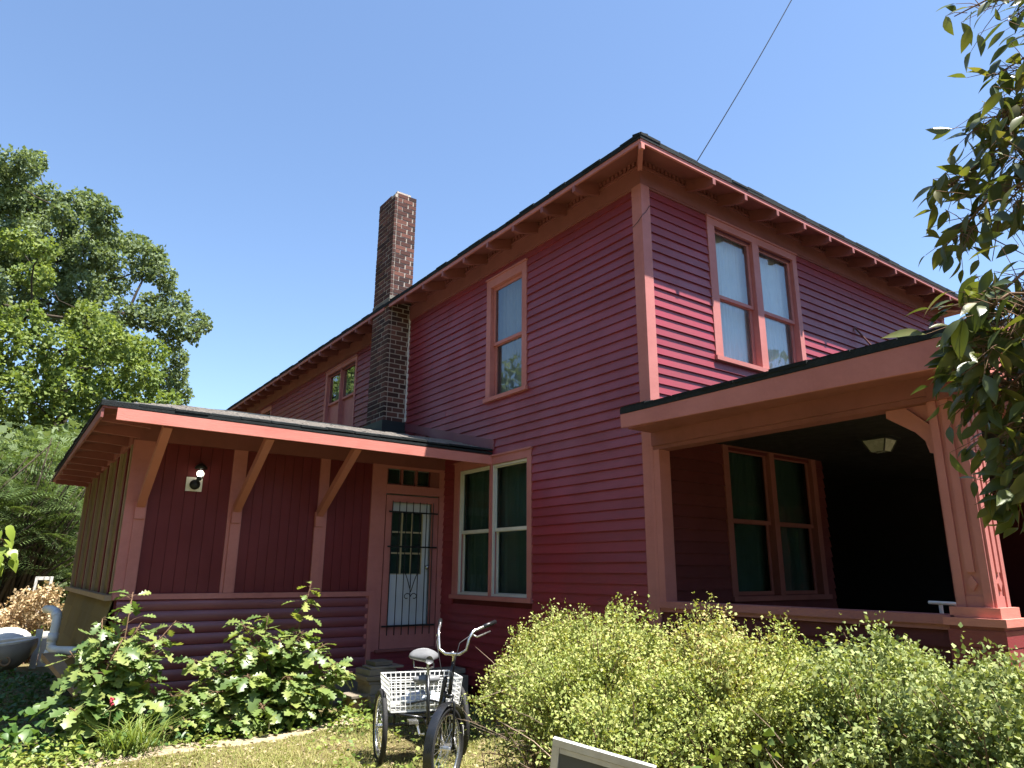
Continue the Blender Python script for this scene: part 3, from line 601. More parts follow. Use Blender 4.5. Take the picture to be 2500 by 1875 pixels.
for k in range(10):                     # lookouts under the left overhang
    y = EY+.35+k*.63; z = 3.115-.017*k*.63; mb = MB(); mb.hexa([(EX+.02, y-.02, z-.06), (EX+.02, y+.02, z-.06), (XL-.02, y+.02, z-.085), (XL-.02, y-.02, z-.085), (EX+.02, y-.02, z), (EX+.02, y+.02, z), (XL-.02, y+.02, z+.05), (XL-.02, y-.02, z+.05)]); mb.build('lookout', M['brownred'], ar)
for k in range(6): x = -4.0+k*.66; mb = MB(); mb.hexa([(x-.02, EY+.02, 3.03), (x+.02, EY+.02, 3.03), (x+.02, YA, 3.305), (x-.02, YA, 3.305), (x-.02, EY+.02, 3.12), (x+.02, EY+.02, 3.12), (x+.02, YA, 3.42), (x-.02, YA, 3.42)]); mb.build('rafter', M['brownred'], ar)
mb = MB(); mb.hexa([(-.035, 2.80, FLASH(2.80)), (-.001, 2.80, FLASH(2.80)), (-.001, 5.42, FLASH(5.42)+.03), (-.035, 5.42, FLASH(5.42)+.03), (-.035, 2.80, FLASH(2.80)+.13), (-.001, 2.80, FLASH(2.80)+.13), (-.001, 5.42, FLASH(5.42)+.16), (-.035, 5.42, FLASH(5.42)+.16)]); mb.build('flashing_board', M['log'], ar)
# left side of the addition: battened olive panels over a flared plywood skirt
mb = MB(); AS.sheet(mb, YA, 9.05, .2, 3.4, []); sw = mb.build('addition_side_wall', M['dark_red'], house); tag(sw, 'olive panelled end wall of the side addition with pale battens')
bt = [4.21, 5.05, 6.0, 7.0, 8.0, 8.95]
for a, b in zip(bt, bt[1:]): mb = MB(); AS.box(mb, a+.03, b-.03, 1.33, 3.0, 0, .012); mb.build('panel', M['olive'], sw)
for a in bt: mb = MB(); AS.box(mb, a-.025, a+.025, 1.33, 3.0, 0, .045); mb.build('batten', M['batten'], sw)
for a in bt[:-1]: mb = MB(); AS.box(mb, a+.30, a+.42, 1.33, 3.0, .012, .03); mb.build('batten', M['plank'], sw)
mb = MB(); AS.box(mb, YA+.02, 9.05, 2.995, 3.12, 0, .05); mb.build('top_plate', M['brownred'], sw)
mb = MB(); AS.box(mb, YA-.01, 9.1, 1.275, 1.33, 0, .10); mb.build('ledge', M['batten'], sw)
for r_ in range(5):
    for a in range(4):
        y0 = YA+.0+a*1.25; y1 = y0+1.245; za = 1.272-r_*.19; zb = za-.195; da, db = .03+r_*.028, .03+(r_+1)*.028+.012
        MB().hexa([AS.fn(y0, zb, db-.015), AS.fn(y1, zb, db-.015), AS.fn(y1, zb, db), AS.fn(y0, zb, db), AS.fn(y0, za, da-.015), AS.fn(y1, za, da-.015), AS.fn(y1, za, da), AS.fn(y0, za, da)]).build('skirt_board', M['olive'], sw)

# ---- front porch --------------------------------------------------
PXE = -.40; PYE = -3.02; PF = .72
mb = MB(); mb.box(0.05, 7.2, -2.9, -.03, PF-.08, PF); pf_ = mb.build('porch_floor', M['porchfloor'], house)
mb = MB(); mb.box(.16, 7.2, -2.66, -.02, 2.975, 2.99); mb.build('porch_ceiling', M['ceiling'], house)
PZ = 3.10; px1 = 7.6; pk = (PXE+px1)/2; pr = math.tan(math.radians(15))
def pdeck(mb, t0, t1, o):
    P = [(PXE-o, PYE-o, PZ-pr*o), (PXE-o, .03, PZ-pr*o), (pk, -.03, PZ+pr*(pk-PXE)), (pk, PYE-o, PZ+pr*(pk-PXE)), (px1+o, PYE-o, PZ-pr*o), (px1+o, -.03, PZ-pr*o)]
    for t in (t0, t1): mb.add([(x, y, z+t) for x, y, z in P], [(0, 1, 2, 3), (3, 2, 5, 4)])
    for i, j in ((0, 1), (3, 0), (4, 3), (5, 4), (1, 2), (2, 5)): p, q = P[i], P[j]; mb.add([(p[0], p[1], p[2]+t0), (q[0], q[1], q[2]+t0), (q[0], q[1], q[2]+t1), (p[0], p[1], p[2]+t1)], [(0, 1, 2, 3)])
mb = MB(); pdeck(mb, 0, .02, 0); pr_ = mb.build('porch_roof', M['brownred'], house)
mb = MB(); pdeck(mb, .024, .075, .012); mb.build('shingle_layer', M['shingle'], pr_)
mb = MB(); ragged(mb, (PXE-.012, .03, 0), (PXE-.012, PYE, 0), PZ+.055, (-1, 0, 0), .33, .03); tag(mb.build('shingle_edge', M['shingle'], pr_), kind='stuff')
mb = MB(); mb.hexa([(PXE-.006, PYE, 2.915), (PXE+.02, PYE, 2.915), (PXE+.02, .03, 2.985), (PXE-.006, .03, 2.985), (PXE-.006, PYE, 3.118), (PXE+.02, PYE, 3.118), (PXE+.02, .03, 3.118), (PXE-.006, .03, 3.118)]); mb.build('fascia_board', M['trim'], pr_)
mb = MB(); mb.box(PXE+.021, -.06, PYE+.02, -.04, 2.965, 2.98); mb.build('soffit_board', M['brownred'], pr_)
mb = MB(); mb.box(-.055, .155, -2.66, -.037, 2.83, 2.975); mb.box(-.035, .13, -2.66, -.037, 2.79, 2.829); mb.build('porch_beam', M['brownred'], house)
mb = MB(); mb.box(-.055, 7.2, -2.90, -2.661, 2.79, 2.97); mb.build('porch_beam', M['brownred'], house)
mb = MB(); mb.add([(PXE+.02, PYE, 3.0), (px1, PYE, 3.0), (px1, PYE, 3.1), (pk, PYE, PZ+pr*(pk-PXE)), (PXE+.02, PYE, 3.1)], [(0, 1, 2, 3, 4)]); mb.box(PXE+.02, px1, PYE-.02, PYE-.001, 2.93, 3.10); mb.build('porch_gable', M['trim2'], house)
for k in range(8):
    z = 3.115+k*.11; x0 = PXE+(z-PZ)/pr+.25; mb = MB(); mb.box(x0, px1-(x0-PXE), PYE-.03+.0, PYE-.003, z, z+.104); mb.build('gable_board', M['trim2'], house)
for xx in (PXE, px1):
    mb = MB(); e = 1 if xx == PXE else -1
    mb.hexa([(xx, PYE-.045, PZ-.13), (xx, PYE-.004, PZ-.13), (pk, PYE-.004, PZ-.13+pr*(pk-PXE)), (pk, PYE-.045, PZ-.13+pr*(pk-PXE)), (xx, PYE-.045, PZ+.015), (xx, PYE-.004, PZ+.015), (pk, PYE-.004, PZ+.015+pr*(pk-PXE)), (pk, PYE-.045, PZ+.015+pr*(pk-PXE))]); mb.build('rake_board', M['trim'], pr_)
mb = MB(); mb.box(7.2, 7.24, -2.9, -.02, .2, 3.0); mb.build('porch_end_wall', M['dark_red'], house)
# side sill, skirt, posts
mb = MB(); mb.box(-.05, .13, -2.63, -.037, 1.285, 1.345); mb.box(-.03, .11, -2.63, -.037, 1.25, 1.284); mb.build('porch_sill', M['trim'], house)
mb = MB(); PS.sheet(mb, -2.9, -.037, .2, 1.25, []); sk = mb.build('porch_skirt', M['dark_red'], house)
for k in range(6): mb = MB(); z0 = .60+k*.108; V = [PS.fn(u, z, d) for u, z, d in ((-2.62, z0, .002), (-.04, z0, .002), (-.04, z0, .02), (-2.62, z0, .02), (-2.62, z0+.115, .002), (-.04, z0+.115, .002), (-.04, z0+.115, .006), (-2.62, z0+.115, .006))]; mb.hexa(V); mb.build('clapboard', M['porchwall_shade'], sk)
mb = MB(); mb.box(0.002, .16, -2.9, -2.88, .2, 1.25); mb.build('porch_skirt', M['dark_red'], house)
mb = MB(); mb.box(.2, 7.2, -2.9, -2.86, .2, 1.30); mb.build('porch_front_rail', M['dark_red'], house)
mb = MB(); mb.box(-.034, .12, -.115, -.0365, 1.345, 2.79); mb.build('corner_post', M['trim'], house)
def column(cx, cy, lab=None):
    w = .105; z0, z1 = 1.40, 2.79; mb = MB(); mb.box(cx-w, cx+w, cy-w, cy+w, z0, z1); c = mb.build('porch_column', M['trim'], house); tag(c, lab)
    t = .016
    for (ux, uy) in ((-1, 0), (0, -1), (0, 1), (1, 0)):
        mb = MB()
        def q(a0, a1, zz0, zz1, d):
            if ux: x0, x1 = sorted((cx+ux*w, cx+ux*(w+d))); mb.box(x0, x1, cy+a0, cy+a1, zz0, zz1)
            else: y0, y1 = sorted((cy+uy*w, cy+uy*(w+d))); mb.box(cx+a0, cx+a1, y0, y1, zz0, zz1)
        q(-w, -w+.05, z0, z1, t); q(w-.05, w, z0, z1, t); q(-.026, .026, 1.62, z1, t); q(-w+.05, w-.05, z0, z0+.07, t*.5)
        mb.build('panel_strip', M['trim'], c)
        mb = MB(); zc_ = 1.55; h = .05
        if ux: x = cx+ux*(w+.001); mb.prism([(x, cy-.03, zc_), (x, cy, zc_-h), (x, cy+.03, zc_), (x, cy, zc_+h)], (ux*.014, 0, 0))
        else: y = cy+uy*(w+.001); mb.prism([(cx-.03, y, zc_), (cx, y, zc_-h), (cx+.03, y, zc_), (cx, y, zc_+h)], (0, uy*.014, 0))
        mb.build('diamond', M['trim'], c)
    mb = MB(); mb.box(cx-.15, cx+.15, cy-.15, cy+.15, 1.335, 1.40); mb.box(cx-.185, cx+.185, cy-.185, cy+.185, 1.285, 1.334); mb.build('plinth', M['trim2'], c)
    mb = MB(); mb.box(cx-.16, cx+.16, cy-.16, cy+.16, 0, 1.284); mb.build('pedestal', M['siding'], c)
    for k in range(5): mb = MB(); mb.box(cx-.168, cx+.168, cy-.168, cy+.168, .72+k*.11, .72+k*.11+.10); mb.build('pedestal_board', M['siding'], c)
    mb = MB(); pts = [(cy+w+.002, 2.789), (cy+w+.33, 2.789), (cy+w+.33, 2.735), (cy+w+.14, 2.60), (cy+w+.08, 2.53), (cy+w+.06, 2.44), (cy+w+.002, 2.42)]
    mb.prism([(cx-.055, a, z) for a, z in pts], (.10, 0, 0)); br = mb.build('bracket', M['trim'], c)
    mb = MB(); mb.beam((cx-.066, cy+w+.02, 2.62), (cx-.066, cy+w+.18, 2.775), .018, .035, (1, 0, 0)); mb.build('brace_strip', M['trim'], br)
column(.10, -2.755, 'square pink porch corner column with raised strips and diamonds')
column(3.0, -2.755); column(6.6, -2.755)

# ------------------------------------------------------------------ things on and about the house
lamp = thing('wall_lamp', (-3.43, YA-.02, 2.58), 'black lantern wall lamp with a lit bulb on a white square plate', 'lamp')
mb = MB(); AF.box(mb, -3.525, -3.345, 2.50, 2.665, .013, .028); mb.build('backplate', M['whiteplate'], lamp)
mb = MB(); mb.ball(AF.fn(-3.435, 2.575, .07), .06, 12, 8, (1, .8, 1)); mb.tube([AF.fn(-3.435, 2.60, .06), AF.fn(-3.415, 2.63, .11)], .018, 8); mb.ball(AF.fn(-3.405, 2.645, .12), .030)
for a in np.linspace(0, 2*math.pi, 7)[:-1]: mb.tube([AF.fn(-3.40+.03*math.cos(a), 2.64, .12+.03*math.sin(a)), AF.fn(-3.40+.055*math.cos(a), 2.76, .12+.055*math.sin(a))], .004, 5)
mb.tube([AF.fn(-3.40, 2.758, .12), AF.fn(-3.40, 2.79, .12), AF.fn(-3.40, 2.83, .12)], [.075, .06, .01], 12); mb.build('lantern_frame', M['iron'], lamp, True)
mb = MB(); mb.ball(AF.fn(-3.40, 2.70, .12), .042, 14, 10); mb.build('bulb', M['bulb'], lamp, True)
pl_ = thing('porch_light', (2.05, -1.26, 2.97), 'square frosted glass ceiling light in the dark porch', 'lamp')
mb = MB(); mb.box(1.90, 2.20, -1.41, -1.11, 2.945, 2.974); mb.build('canopy', M['iron'], pl_)
mb = MB(); a = [(1.93, -1.38, 2.944), (2.17, -1.38, 2.944), (2.17, -1.14, 2.944), (1.93, -1.14, 2.944)]; c_ = [(1.98, -1.33, 2.83), (2.12, -1.33, 2.83), (2.12, -1.19, 2.83), (1.98, -1.19, 2.83)]; mb.hexa(c_+a); mb.build('lamp_shade', M['lampglass'], pl_)
mb = MB()
for p, q in zip(c_, a): mb.tube([p, q], .008, 6)
mb.build('corner_rod', M['iron'], pl_)
rod = MB().tube([(4.62, -.30, 4.42), (4.28, -.03, 5.02)], .012, 6).tube([(4.28, -.03, 5.02), (4.20, -.02, 4.93)], .010, 6).build('iron_rod', M['rust']); tag(rod, 'thin rusty iron rod leaning from porch roof to upper wall', 'rod')
mb = MB(); mb.tube([(.30, -2.40, .75), (.30, -2.40, 1.415)], .014, 8); mb.tube([(.28, -2.33, 1.41), (.32, -2.75, 1.40)], .012, 8); tag(mb.build('porch_handrail', M['whitewire'], None), 'short pale metal handrail beside the porch column', 'handrail')
P0 = Vector((1.0, .25, 6.25)); P1 = Vector(tuple(at(2060, -240, 9.0))); pts = [P0.lerp(P1, t)-Vector((0, 0, .10*math.sin(math.pi*t))) for t in np.linspace(0, 1, 14)]
tag(MB().tube(pts, .0065, 6).build('utility_wire', M['cable']), 'thin dark utility wire rising from the roof into the sky', 'wire')
# drain pipe by the addition
pp = [at(113, 1487, 11.6), at(127, 1488, 11.4), at(138, 1494, 11.2), at(139, 1510, 11.1), at(133, 1540, 11.1), at(126, 1568, 11.1), at(123, 1585, 11.1)]
pipe = thing('drain_pipe', pp[-1]*np.array([1, 1, 0]), 'white plastic drain pipe with elbow bends beside the addition', 'pipe')
MB().tube(pp, .052, 14).build('riser', M['pvc'], pipe, True)
MB().tube([at(123, 1580, 11.1), at(135, 1587, 11.0), at(165, 1588, 10.8), at(185, 1589, 10.6)], .050, 14).build('branch_pipe', M['pvc'], pipe, True)
MB().tube([at(124, 1583, 11.1), at(116, 1597, 11.15), at(108, 1613, 11.2)], .05, 14).build('foot_pipe', M['pvc'], pipe, True)
mb = MB()
for a, b in ((2, 3), (4, 5)): p, q = Vector(tuple(pp[a])), Vector(tuple(pp[b])); mb.tube([p.lerp(q, .2), p.lerp(q, .9)], .060, 14)
mb.build('coupling', M['pvc'], pipe, True)
tag(MB().beam(at(118, 1600, 10.9), at(215, 1710, 8.9), .15, .06).build('leaning_board', M['wood_tan']), 'tan board lying at a slant under the white drain pipe', 'board')
# lumber steps at the door
def lumber(x0, x1, y0, y1, z0, z1, label, rz=0, mat='wood', name='lumber_block'):
    cx, cy = (x0+x1)/2, (y0+y1)/2; mb = MB(); j = lambda: random.uniform(-.006, .006)
    R_ = Matrix.Translation((cx, cy, 0)) @ Matrix.Rotation(rz, 4, 'Z')
    mb.hexa([(x-cx+j(), y-cy+j(), z+j()*.4) for z in (z0, z1) for x, y in ((x0, y0), (x1, y0), (x1, y1), (x0, y1))])
    o = mb.build(name, M[mat], None, xf=R_); bv = o.modifiers.new('edge', 'BEVEL'); bv.width = .006; bv.segments = 2
    return tag(o, label, 'lumber', 'lumber piled as steps below the door')
lumber(-1.41, -1.18, 3.2, 3.45, .525, .575, 'short weathered block on top of the lumber pile', .05)
lumber(-1.47, -1.05, 3.15, 3.42, .498, .522, 'thin grey plank just under the top block', -.04, name='lumber_plank')
lumber(-1.50, -1.15, 3.15, 3.5, .43, .495, 'thick block below the thin grey plank', .06)
lumber(-1.53, -.98, 3.12, 3.5, .375, .427, 'wide slanting board in the middle of the lumber pile', -.03, name='lumber_plank')
lumber(-1.50, -1.0, 3.15, 3.5, .335, .372, 'weathered plank under the wide slanting board', .02, name='lumber_plank')
lumber(-1.47, -1.22, 3.15, 3.5, .225, .333, 'dark square block low in the lumber pile', 0)
lumber(-1.50, -1.0, 3.1, 3.5, .10, .222, 'lowest broad timber of the pile beside the path', .03)
lumber(-1.0, -.05, 3.35, 3.6, .34, .40, 'long grey plank reaching from the pile to the house wall', .02, name='lumber_plank')
lumber(-.98, -.10, 3.2, 3.55, .0, .33, 'dark broad timber under the long grey plank', .0)
lumber(-1.68, -1.50, 3.2, 3.4, .06, .20, 'small rusty-brown block lying in front of the lumber pile', .2, 'wood_tan')
lumber(-1.72, -1.48, 3.15, 3.45, .20, .235, 'dark plank lying over the small rusty-brown block', .1, name='lumber_plank')

# ------------------------------------------------------------------ tricycle
tri_loc = Vector((-1.88, 1.21, 0.0)); hd = Vector((-.305, -.983, 0)).normalized(); lf = Vector((-hd.y, hd.x, 0))   # heading, its left
XF = Matrix(((hd.x, lf.x, 0, tri_loc.x), (hd.y, lf.y, 0, tri_loc.y), (0, 0, 1, gz(-1.8, 1.15)+.0), (0, 0, 0, 1)))
tri = thing('tricycle', tri_loc, 'black adult tricycle with a white wire basket parked beside the hedge', 'tricycle')
def wheel(M4, R=.30, name='wheel'):
    mb = MB(); mb.ring((0, 0, 0), (0, 1, 0), R-.02, .024, 40, 10); w = mb.build('wheel', M['tyre'], tri, True, M4)
    mb = MB(); mb.ring((0, 0, 0), (0, 1, 0), R-.055, .013, 40, 8); mb.build('rim', M['chrome'], w, True, M4)
    mb = MB(); mb.tube([(0, -.045, 0), (0, .045, 0)], .022, 10)
    for k in range(32): t = 2*math.pi*k/32; e = .03 if k % 2 else -.03; mb.tube([(.02*math.cos(t+.5), e, .02*math.sin(t+.5)), ((R-.06)*math.cos(t), 0, (R-.06)*math.sin(t))], .0016, 4, False)
    mb.build('spokes', M['chrome'], w, False, M4)
wheel(XF @ Matrix.Translation((0, -.36, .305))); wheel(XF @ Matrix.Translation((0, .36, .305)))
STE = math.radians(-38); FX = 1.0
SF = XF @ Matrix.Translation((FX, 0, 0)) @ Matrix.Rotation(STE, 4, 'Z')
wheel(SF @ Matrix.Translation((0, 0, .305)))
mb = MB(); n = 22; V = []; F = []                       # front mudguard
for i in range(n+1):
    t = math.radians(-15+175*i/n); r = .335; V += [(r*math.cos(t), -.035, .305+r*math.sin(t)-.008), (r*math.cos(t), 0, .305+r*math.sin(t)), (r*math.cos(t), .035, .305+r*math.sin(t)-.008)]
    if i: a = 3*i-3; F += [(a, a+1, a+4, a+3), (a+1, a+2, a+5, a+4)]
mb.add(V, F); mb.build('mudguard', M['blackpaint'], tri, True, SF)
mb = MB()
for s_ in (-1, 1): mb.tube([(0, s_*.055, .305), (-.01, s_*.055, .62), (-.03, s_*.03, .68)], .011, 8)
mb.tube([(-.03, -.035, .68), (-.03, .035, .68)], .014, 8); mb.tube([(-.03, 0, .66), (-.09, 0, .92)], .017, 10); mb.build('fork', M['blackpaint'], tri, True, SF)
mb = MB(); mb.tube([(-.09, 0, .90), (-.10, 0, .96), (-.07, 0, 1.0)], .013, 8)
HB = [(-.36, .25, 1.22), (-.25, .20, 1.19), (-.13, .155, 1.16), (-.09, .135, 1.11), (-.075, .12, 1.02), (-.07, .06, .985)]; mb.tube(HB+[(-.07, 0, .985)]+[(x, -y, z) for x, y, z in HB[::-1]], .012, 8)
hb = mb.build('handlebar', M['chrome'], tri, True, SF)
for s_ in (-1, 1):
    MB().tube([(-.24, s_*.197, 1.188), (-.37, s_*.254, 1.222)], .017, 10).build('grip', M['blackpaint'], hb, True, SF)
    MB().tube([(-.12, s_*.16, 1.13), (-.15, s_*.18, 1.115), (-.30, s_*.235, 1.15)], .007, 6).build('brake_lever', M['chrome'], hb, True, SF)
    MB().tube([(-.12, s_*.15, 1.14), (.02, s_*.10, 1.08), (.03, s_*.05, .88), (-.02, 0, .7)], .004, 6).build('brake_cable', M['cable'], hb, True, SF)
mb = MB(); mb.tube([(FX-.09, 0, .80), (.62, 0, .36), (.34, 0, .34)], .018, 10); mb.tube([(FX-.08, 0, .70), (.70, 0, .34)], .015, 8); mb.tube([(.34, 0, .30), (.26, 0, .74)], .016, 10)
mb.tube([(.34, 0, .34), (0, 0, .40)], .016, 8); mb.tube([(0, -.34, .305), (0, .34, .305)], .016, 10)
for s_ in (-1, 1): mb.tube([(.30, 0, .40), (.16, s_*.24, .42), (-.20, s_*.24, .42)], .012, 8); mb.tube([(0, s_*.24, .305), (0, s_*.24, .42)], .014, 8); mb.tube([(.30, 0, .55), (0, s_*.28, .44)], .009, 6)
mb.tube([(.16, -.24, .42), (.16, .24, .42)], .012, 8); mb.tube([(-.20, -.24, .42), (-.20, .24, .42)], .012, 8); mb.build('frame', M['blackpaint'], tri, True, XF)
mb = MB(); mb.ring((.42, .05, .30), (0, 1, 0), .085, .006, 24, 6); mb.tube([(.42, .05, .30), (.42, .09, .30), (.53, .10, .22)], .010, 6); mb.box(.48, .58, .09, .17, .205, .23); mb.tube([(.42, -.05, .30), (.42, -.09, .30), (.31, -.10, .38)], .010, 6); mb.box(.26, .36, -.17, -.09, .37, .395); mb.build('crankset', M['chrome'], tri, False, XF)
mb = MB(); V = []; F = []; n = 16                        # saddle
for i in range(9):
    t = i/8; x = .30-.30*t+.10; w = .035+.105*min(1, max(0, (t-.15)/.55))**1.2*(1 if t < .9 else .86); h = .045+.018*t
    for j in range(n): a = 2*math.pi*j/n; V.append((x-.10, w*math.cos(a), .86+.02*t+h*(math.sin(a) if math.sin(a) > 0 else .5*math.sin(a))))
    if i: F += [((i-1)*n+j, (i-1)*n+(j+1) % n, i*n+(j+1) % n, i*n+j) for j in range(n)]
F += [tuple(range(n)), tuple(range(8*n, 9*n))[::-1]]; mb.add(V, F); sd = mb.build('saddle', M['saddle'], tri, True, XF)
mb = MB(); mb.tube([(.26, 0, .72), (.25, 0, .84)], .013, 8)
for s_ in (-1, 1): mb.tube([(.27, s_*.01, .80), (.08, s_*.09, .79), (.04, s_*.09, .84)], .006, 6)
mb.build('saddle_springs', M['chrome'], sd, False, XF)
mb = MB(); V = []
mb.ball((.20, 0, .70), .11, 14, 8, (.5, 1.15, .38)); mb.build('tool_bag', M['saddle'], tri, True, XF)
mb = MB(); bx0, bx1, by, bz0, bz1 = -.28, .17, .30, .44, .70; t = .0045
for k in range(7):
    z = bz0+(bz1-bz0)*k/6; g = 1+.10*k/6; c4 = [(bx0*g, -by*g, z), (bx1*g, -by*g, z), (bx1*g, by*g, z), (bx0*g, by*g, z)]
    for i in range(4): mb.beam(c4[i], c4[(i+1) % 4], t*2 if k in (0, 6) else t*1.5, t*2.4 if k in (0, 6) else t*1.6)
for i in range(15):
    y = -by+2*by*i/14; mb.beam((bx1, y, bz0), (bx1*1.1, y*1.1, bz1), t*1.6, t*1.5, (1, 0, 0)); mb.beam((bx0, y, bz0), (bx0*1.1, y*1.1, bz1), t*1.6, t*1.5, (1, 0, 0)); mb.beam((bx0, y, bz0), (bx1, y, bz0), t, t)
for i in range(11):
    x = bx0+(bx1-bx0)*i/10
    for s_ in (-1, 1): mb.beam((x, s_*by, bz0), (x*1.1, s_*by*1.1, bz1), t*1.6, t*1.5, (0, 1, 0))
    mb.beam((x, -by, bz0), (x, by, bz0), t, t)
mb.build('basket', M['whitewire'], tri, False, XF)
mb = MB(); n, m_ = 18, 10; V = []; F = []
for i in range(m_+1):
    for j in range(n):
        p = math.pi*(i/m_)-math.pi/2; a = 2*math.pi*j/n; q = 1+.22*math.sin(5*a+3*p)+.12*math.sin(11*a-5*p); V.append((-.02+.15*math.cos(p)*math.cos(a)*q, .03+.20*math.cos(p)*math.sin(a)*q, .505+.055*math.sin(p)*q))
        if i: F.append(((i-1)*n+j, (i-1)*n+(j+1) % n, i*n+(j+1) % n, i*n+j))
mb.add(V, F); o = mb.build('plastic_bag', M['bag'], None, True, XF); tag(o, 'crumpled pale blue plastic bag lying in the tricycle basket', 'bag')

# leaning screen frame in front of the hedge
sc0 = Vector(tuple(at(1352, 1800, 3.45))); sc1 = Vector(tuple(at(1602, 1872, 3.35))); e_ = (sc1-sc0).normalized()
dn = Vector((-.30*e_.y-.05, .30*e_.x-.12, -1)); dn = (dn-e_*dn.dot(e_)).normalized(); nn = e_.cross(dn).normalized()
Wd = (sc1-sc0).length; Ht = .80
sf = thing('window_screen', (sc0.x, sc0.y, 0), 'old aluminium window screen leaning against the hedge foot', 'window screen')
def q3(a, b, n): return sc0+e_*a+dn*b+nn*n
def bar(a0, a1, b0, b1, n0, n1): return [q3(a, b, n) for n in (n0, n1) for a, b in ((a0, b0), (a1, b0), (a1, b1), (a0, b1))]
mb = MB(); mb.hexa(bar(0, Wd, 0, .032, -.012, .012)); mb.hexa(bar(.034, Wd-.034, .035, .058, -.008, .008)); mb.hexa(bar(0, .033, .0325, Ht, -.012, .012)); mb.hexa(bar(Wd-.033, Wd, .0325, Ht, -.012, .012)); mb.hexa(bar(.034, Wd-.034, Ht-.03, Ht, -.012, .012)); mb.build('frame', M['alu'], sf)
mb = MB(); mb.hexa(bar(.034, Wd-.034, .0585, Ht-.031, -.002, .002)); mb.build('mesh_panel', M['mesh'], sf)

# far yard on the left: hull, boards, old window
g0 = lambda x, y, d: Vector((*at(x, y, d)[:2], 0))
hu = MB(); c0 = g0(-60, 1600, 14.3); c1 = g0(82, 1600, 14.3); ax = (c1-c0); L = ax.length; ax.normalize(); sd_ = Vector((-ax.y, ax.x, 0)); V = []; F = []; n = 10
for i in range(9):
    t = i/8; w = .38*math.sqrt(max(.02, 1-t**4)); kz = .05+.34*t**5; top = .42+.08*t
    for j in range(n): a = math.pi*j/(n-1); V.append(c0+ax*L*t+sd_*w*math.cos(a)+Vector((0, 0, top-(top-kz)*math.sin(a)**.7)))
    if i: F += [((i-1)*n+j, (i-1)*n+j+1, i*n+j+1, i*n+j) for j in range(n-1)]
hu.add(V, F); boat = thing('boat_hull', c0, 'grey upturned bow of an old skiff lying in the yard', 'boat'); o = hu.build('hull', M['hull'], boat, True); sm = o.modifiers.new('thick', 'SOLIDIFY'); sm.thickness = .03
hu = MB()
for s_ in (0, n-1): hu.tube([Vector(V[i*n+s_])+Vector((0, 0, .02)) for i in range(9)], .03, 6)
hu.build('gunwale', M['white_old'], boat); hu = MB(); hu.ring(c0+ax*L*.52-sd_*.36+Vector((0, 0, .22)), sd_, .06, .015, 16, 6); hu.build('mooring_ring', M['wood_tan'], boat)
for k, (xa, xb, yt, lab) in enumerate(((72, 88, 1568, 'pale upright board behind the boat hull'), (89, 112, 1562, 'broad pale board standing beside the drain pipe'))):
    p, q = g0(xa, 1620, 14.8+k*.2), g0(xb, 1620, 14.8+k*.2); MB_ = MB().beam((p+q)/2+Vector((0, 0, 0)), (p+q)/2+Vector((.02, .02, .62-.05*k)), (q-p).length, .03, tuple(sd_)); tag(MB_.build('board', M['white_old']), lab, 'board')
mb = MB(); c_ = g0(10, 1600, 15.2); mb.ball((c_.x, c_.y, .45), .35, 14, 8, (1, 1, .55)); tag(mb.build('white_tarp', M['white_old'], None, True), 'white tarp bundle behind the boat hull', 'tarp')
ow = thing('old_window', g0(110, 1480, 17), 'old white framed window standing behind the dry shrub', 'window'); p = Vector(tuple(at(87, 1408, 17))); q = Vector(tuple(at(131, 1408, 17))); e_ = q-p; wd = e_.length; e_.normalize(); up = Vector((-.03, .05, -1)).normalized(); nn = e_.cross(up)
def bar(a0, a1, b0, b1, n0, n1): return [p+e_*a+up*b+nn*n for n in (n0, n1) for a, b in ((a0, b0), (a1, b0), (a1, b1), (a0, b1))]
mb = MB()
for x in ((0, wd, 0, .06), (0, .05, .06, 1.5), (wd-.05, wd, .06, 1.5), (.05, wd-.05, .62, .68), (.05, wd-.05, 1.44, 1.5)): mb.hexa(bar(*x, -.02, .02))
mb.build('frame', M['white_old'], ow); mb = MB(); mb.hexa(bar(.05, wd-.05, .06, .62, -.004, .004)); mb.build('pane', M['glass_dim'], ow); mb = MB(); mb.hexa(bar(.05, wd-.05, .68, 1.44, -.004, .004)); mb.build('pane', M['glass_dim'], ow)

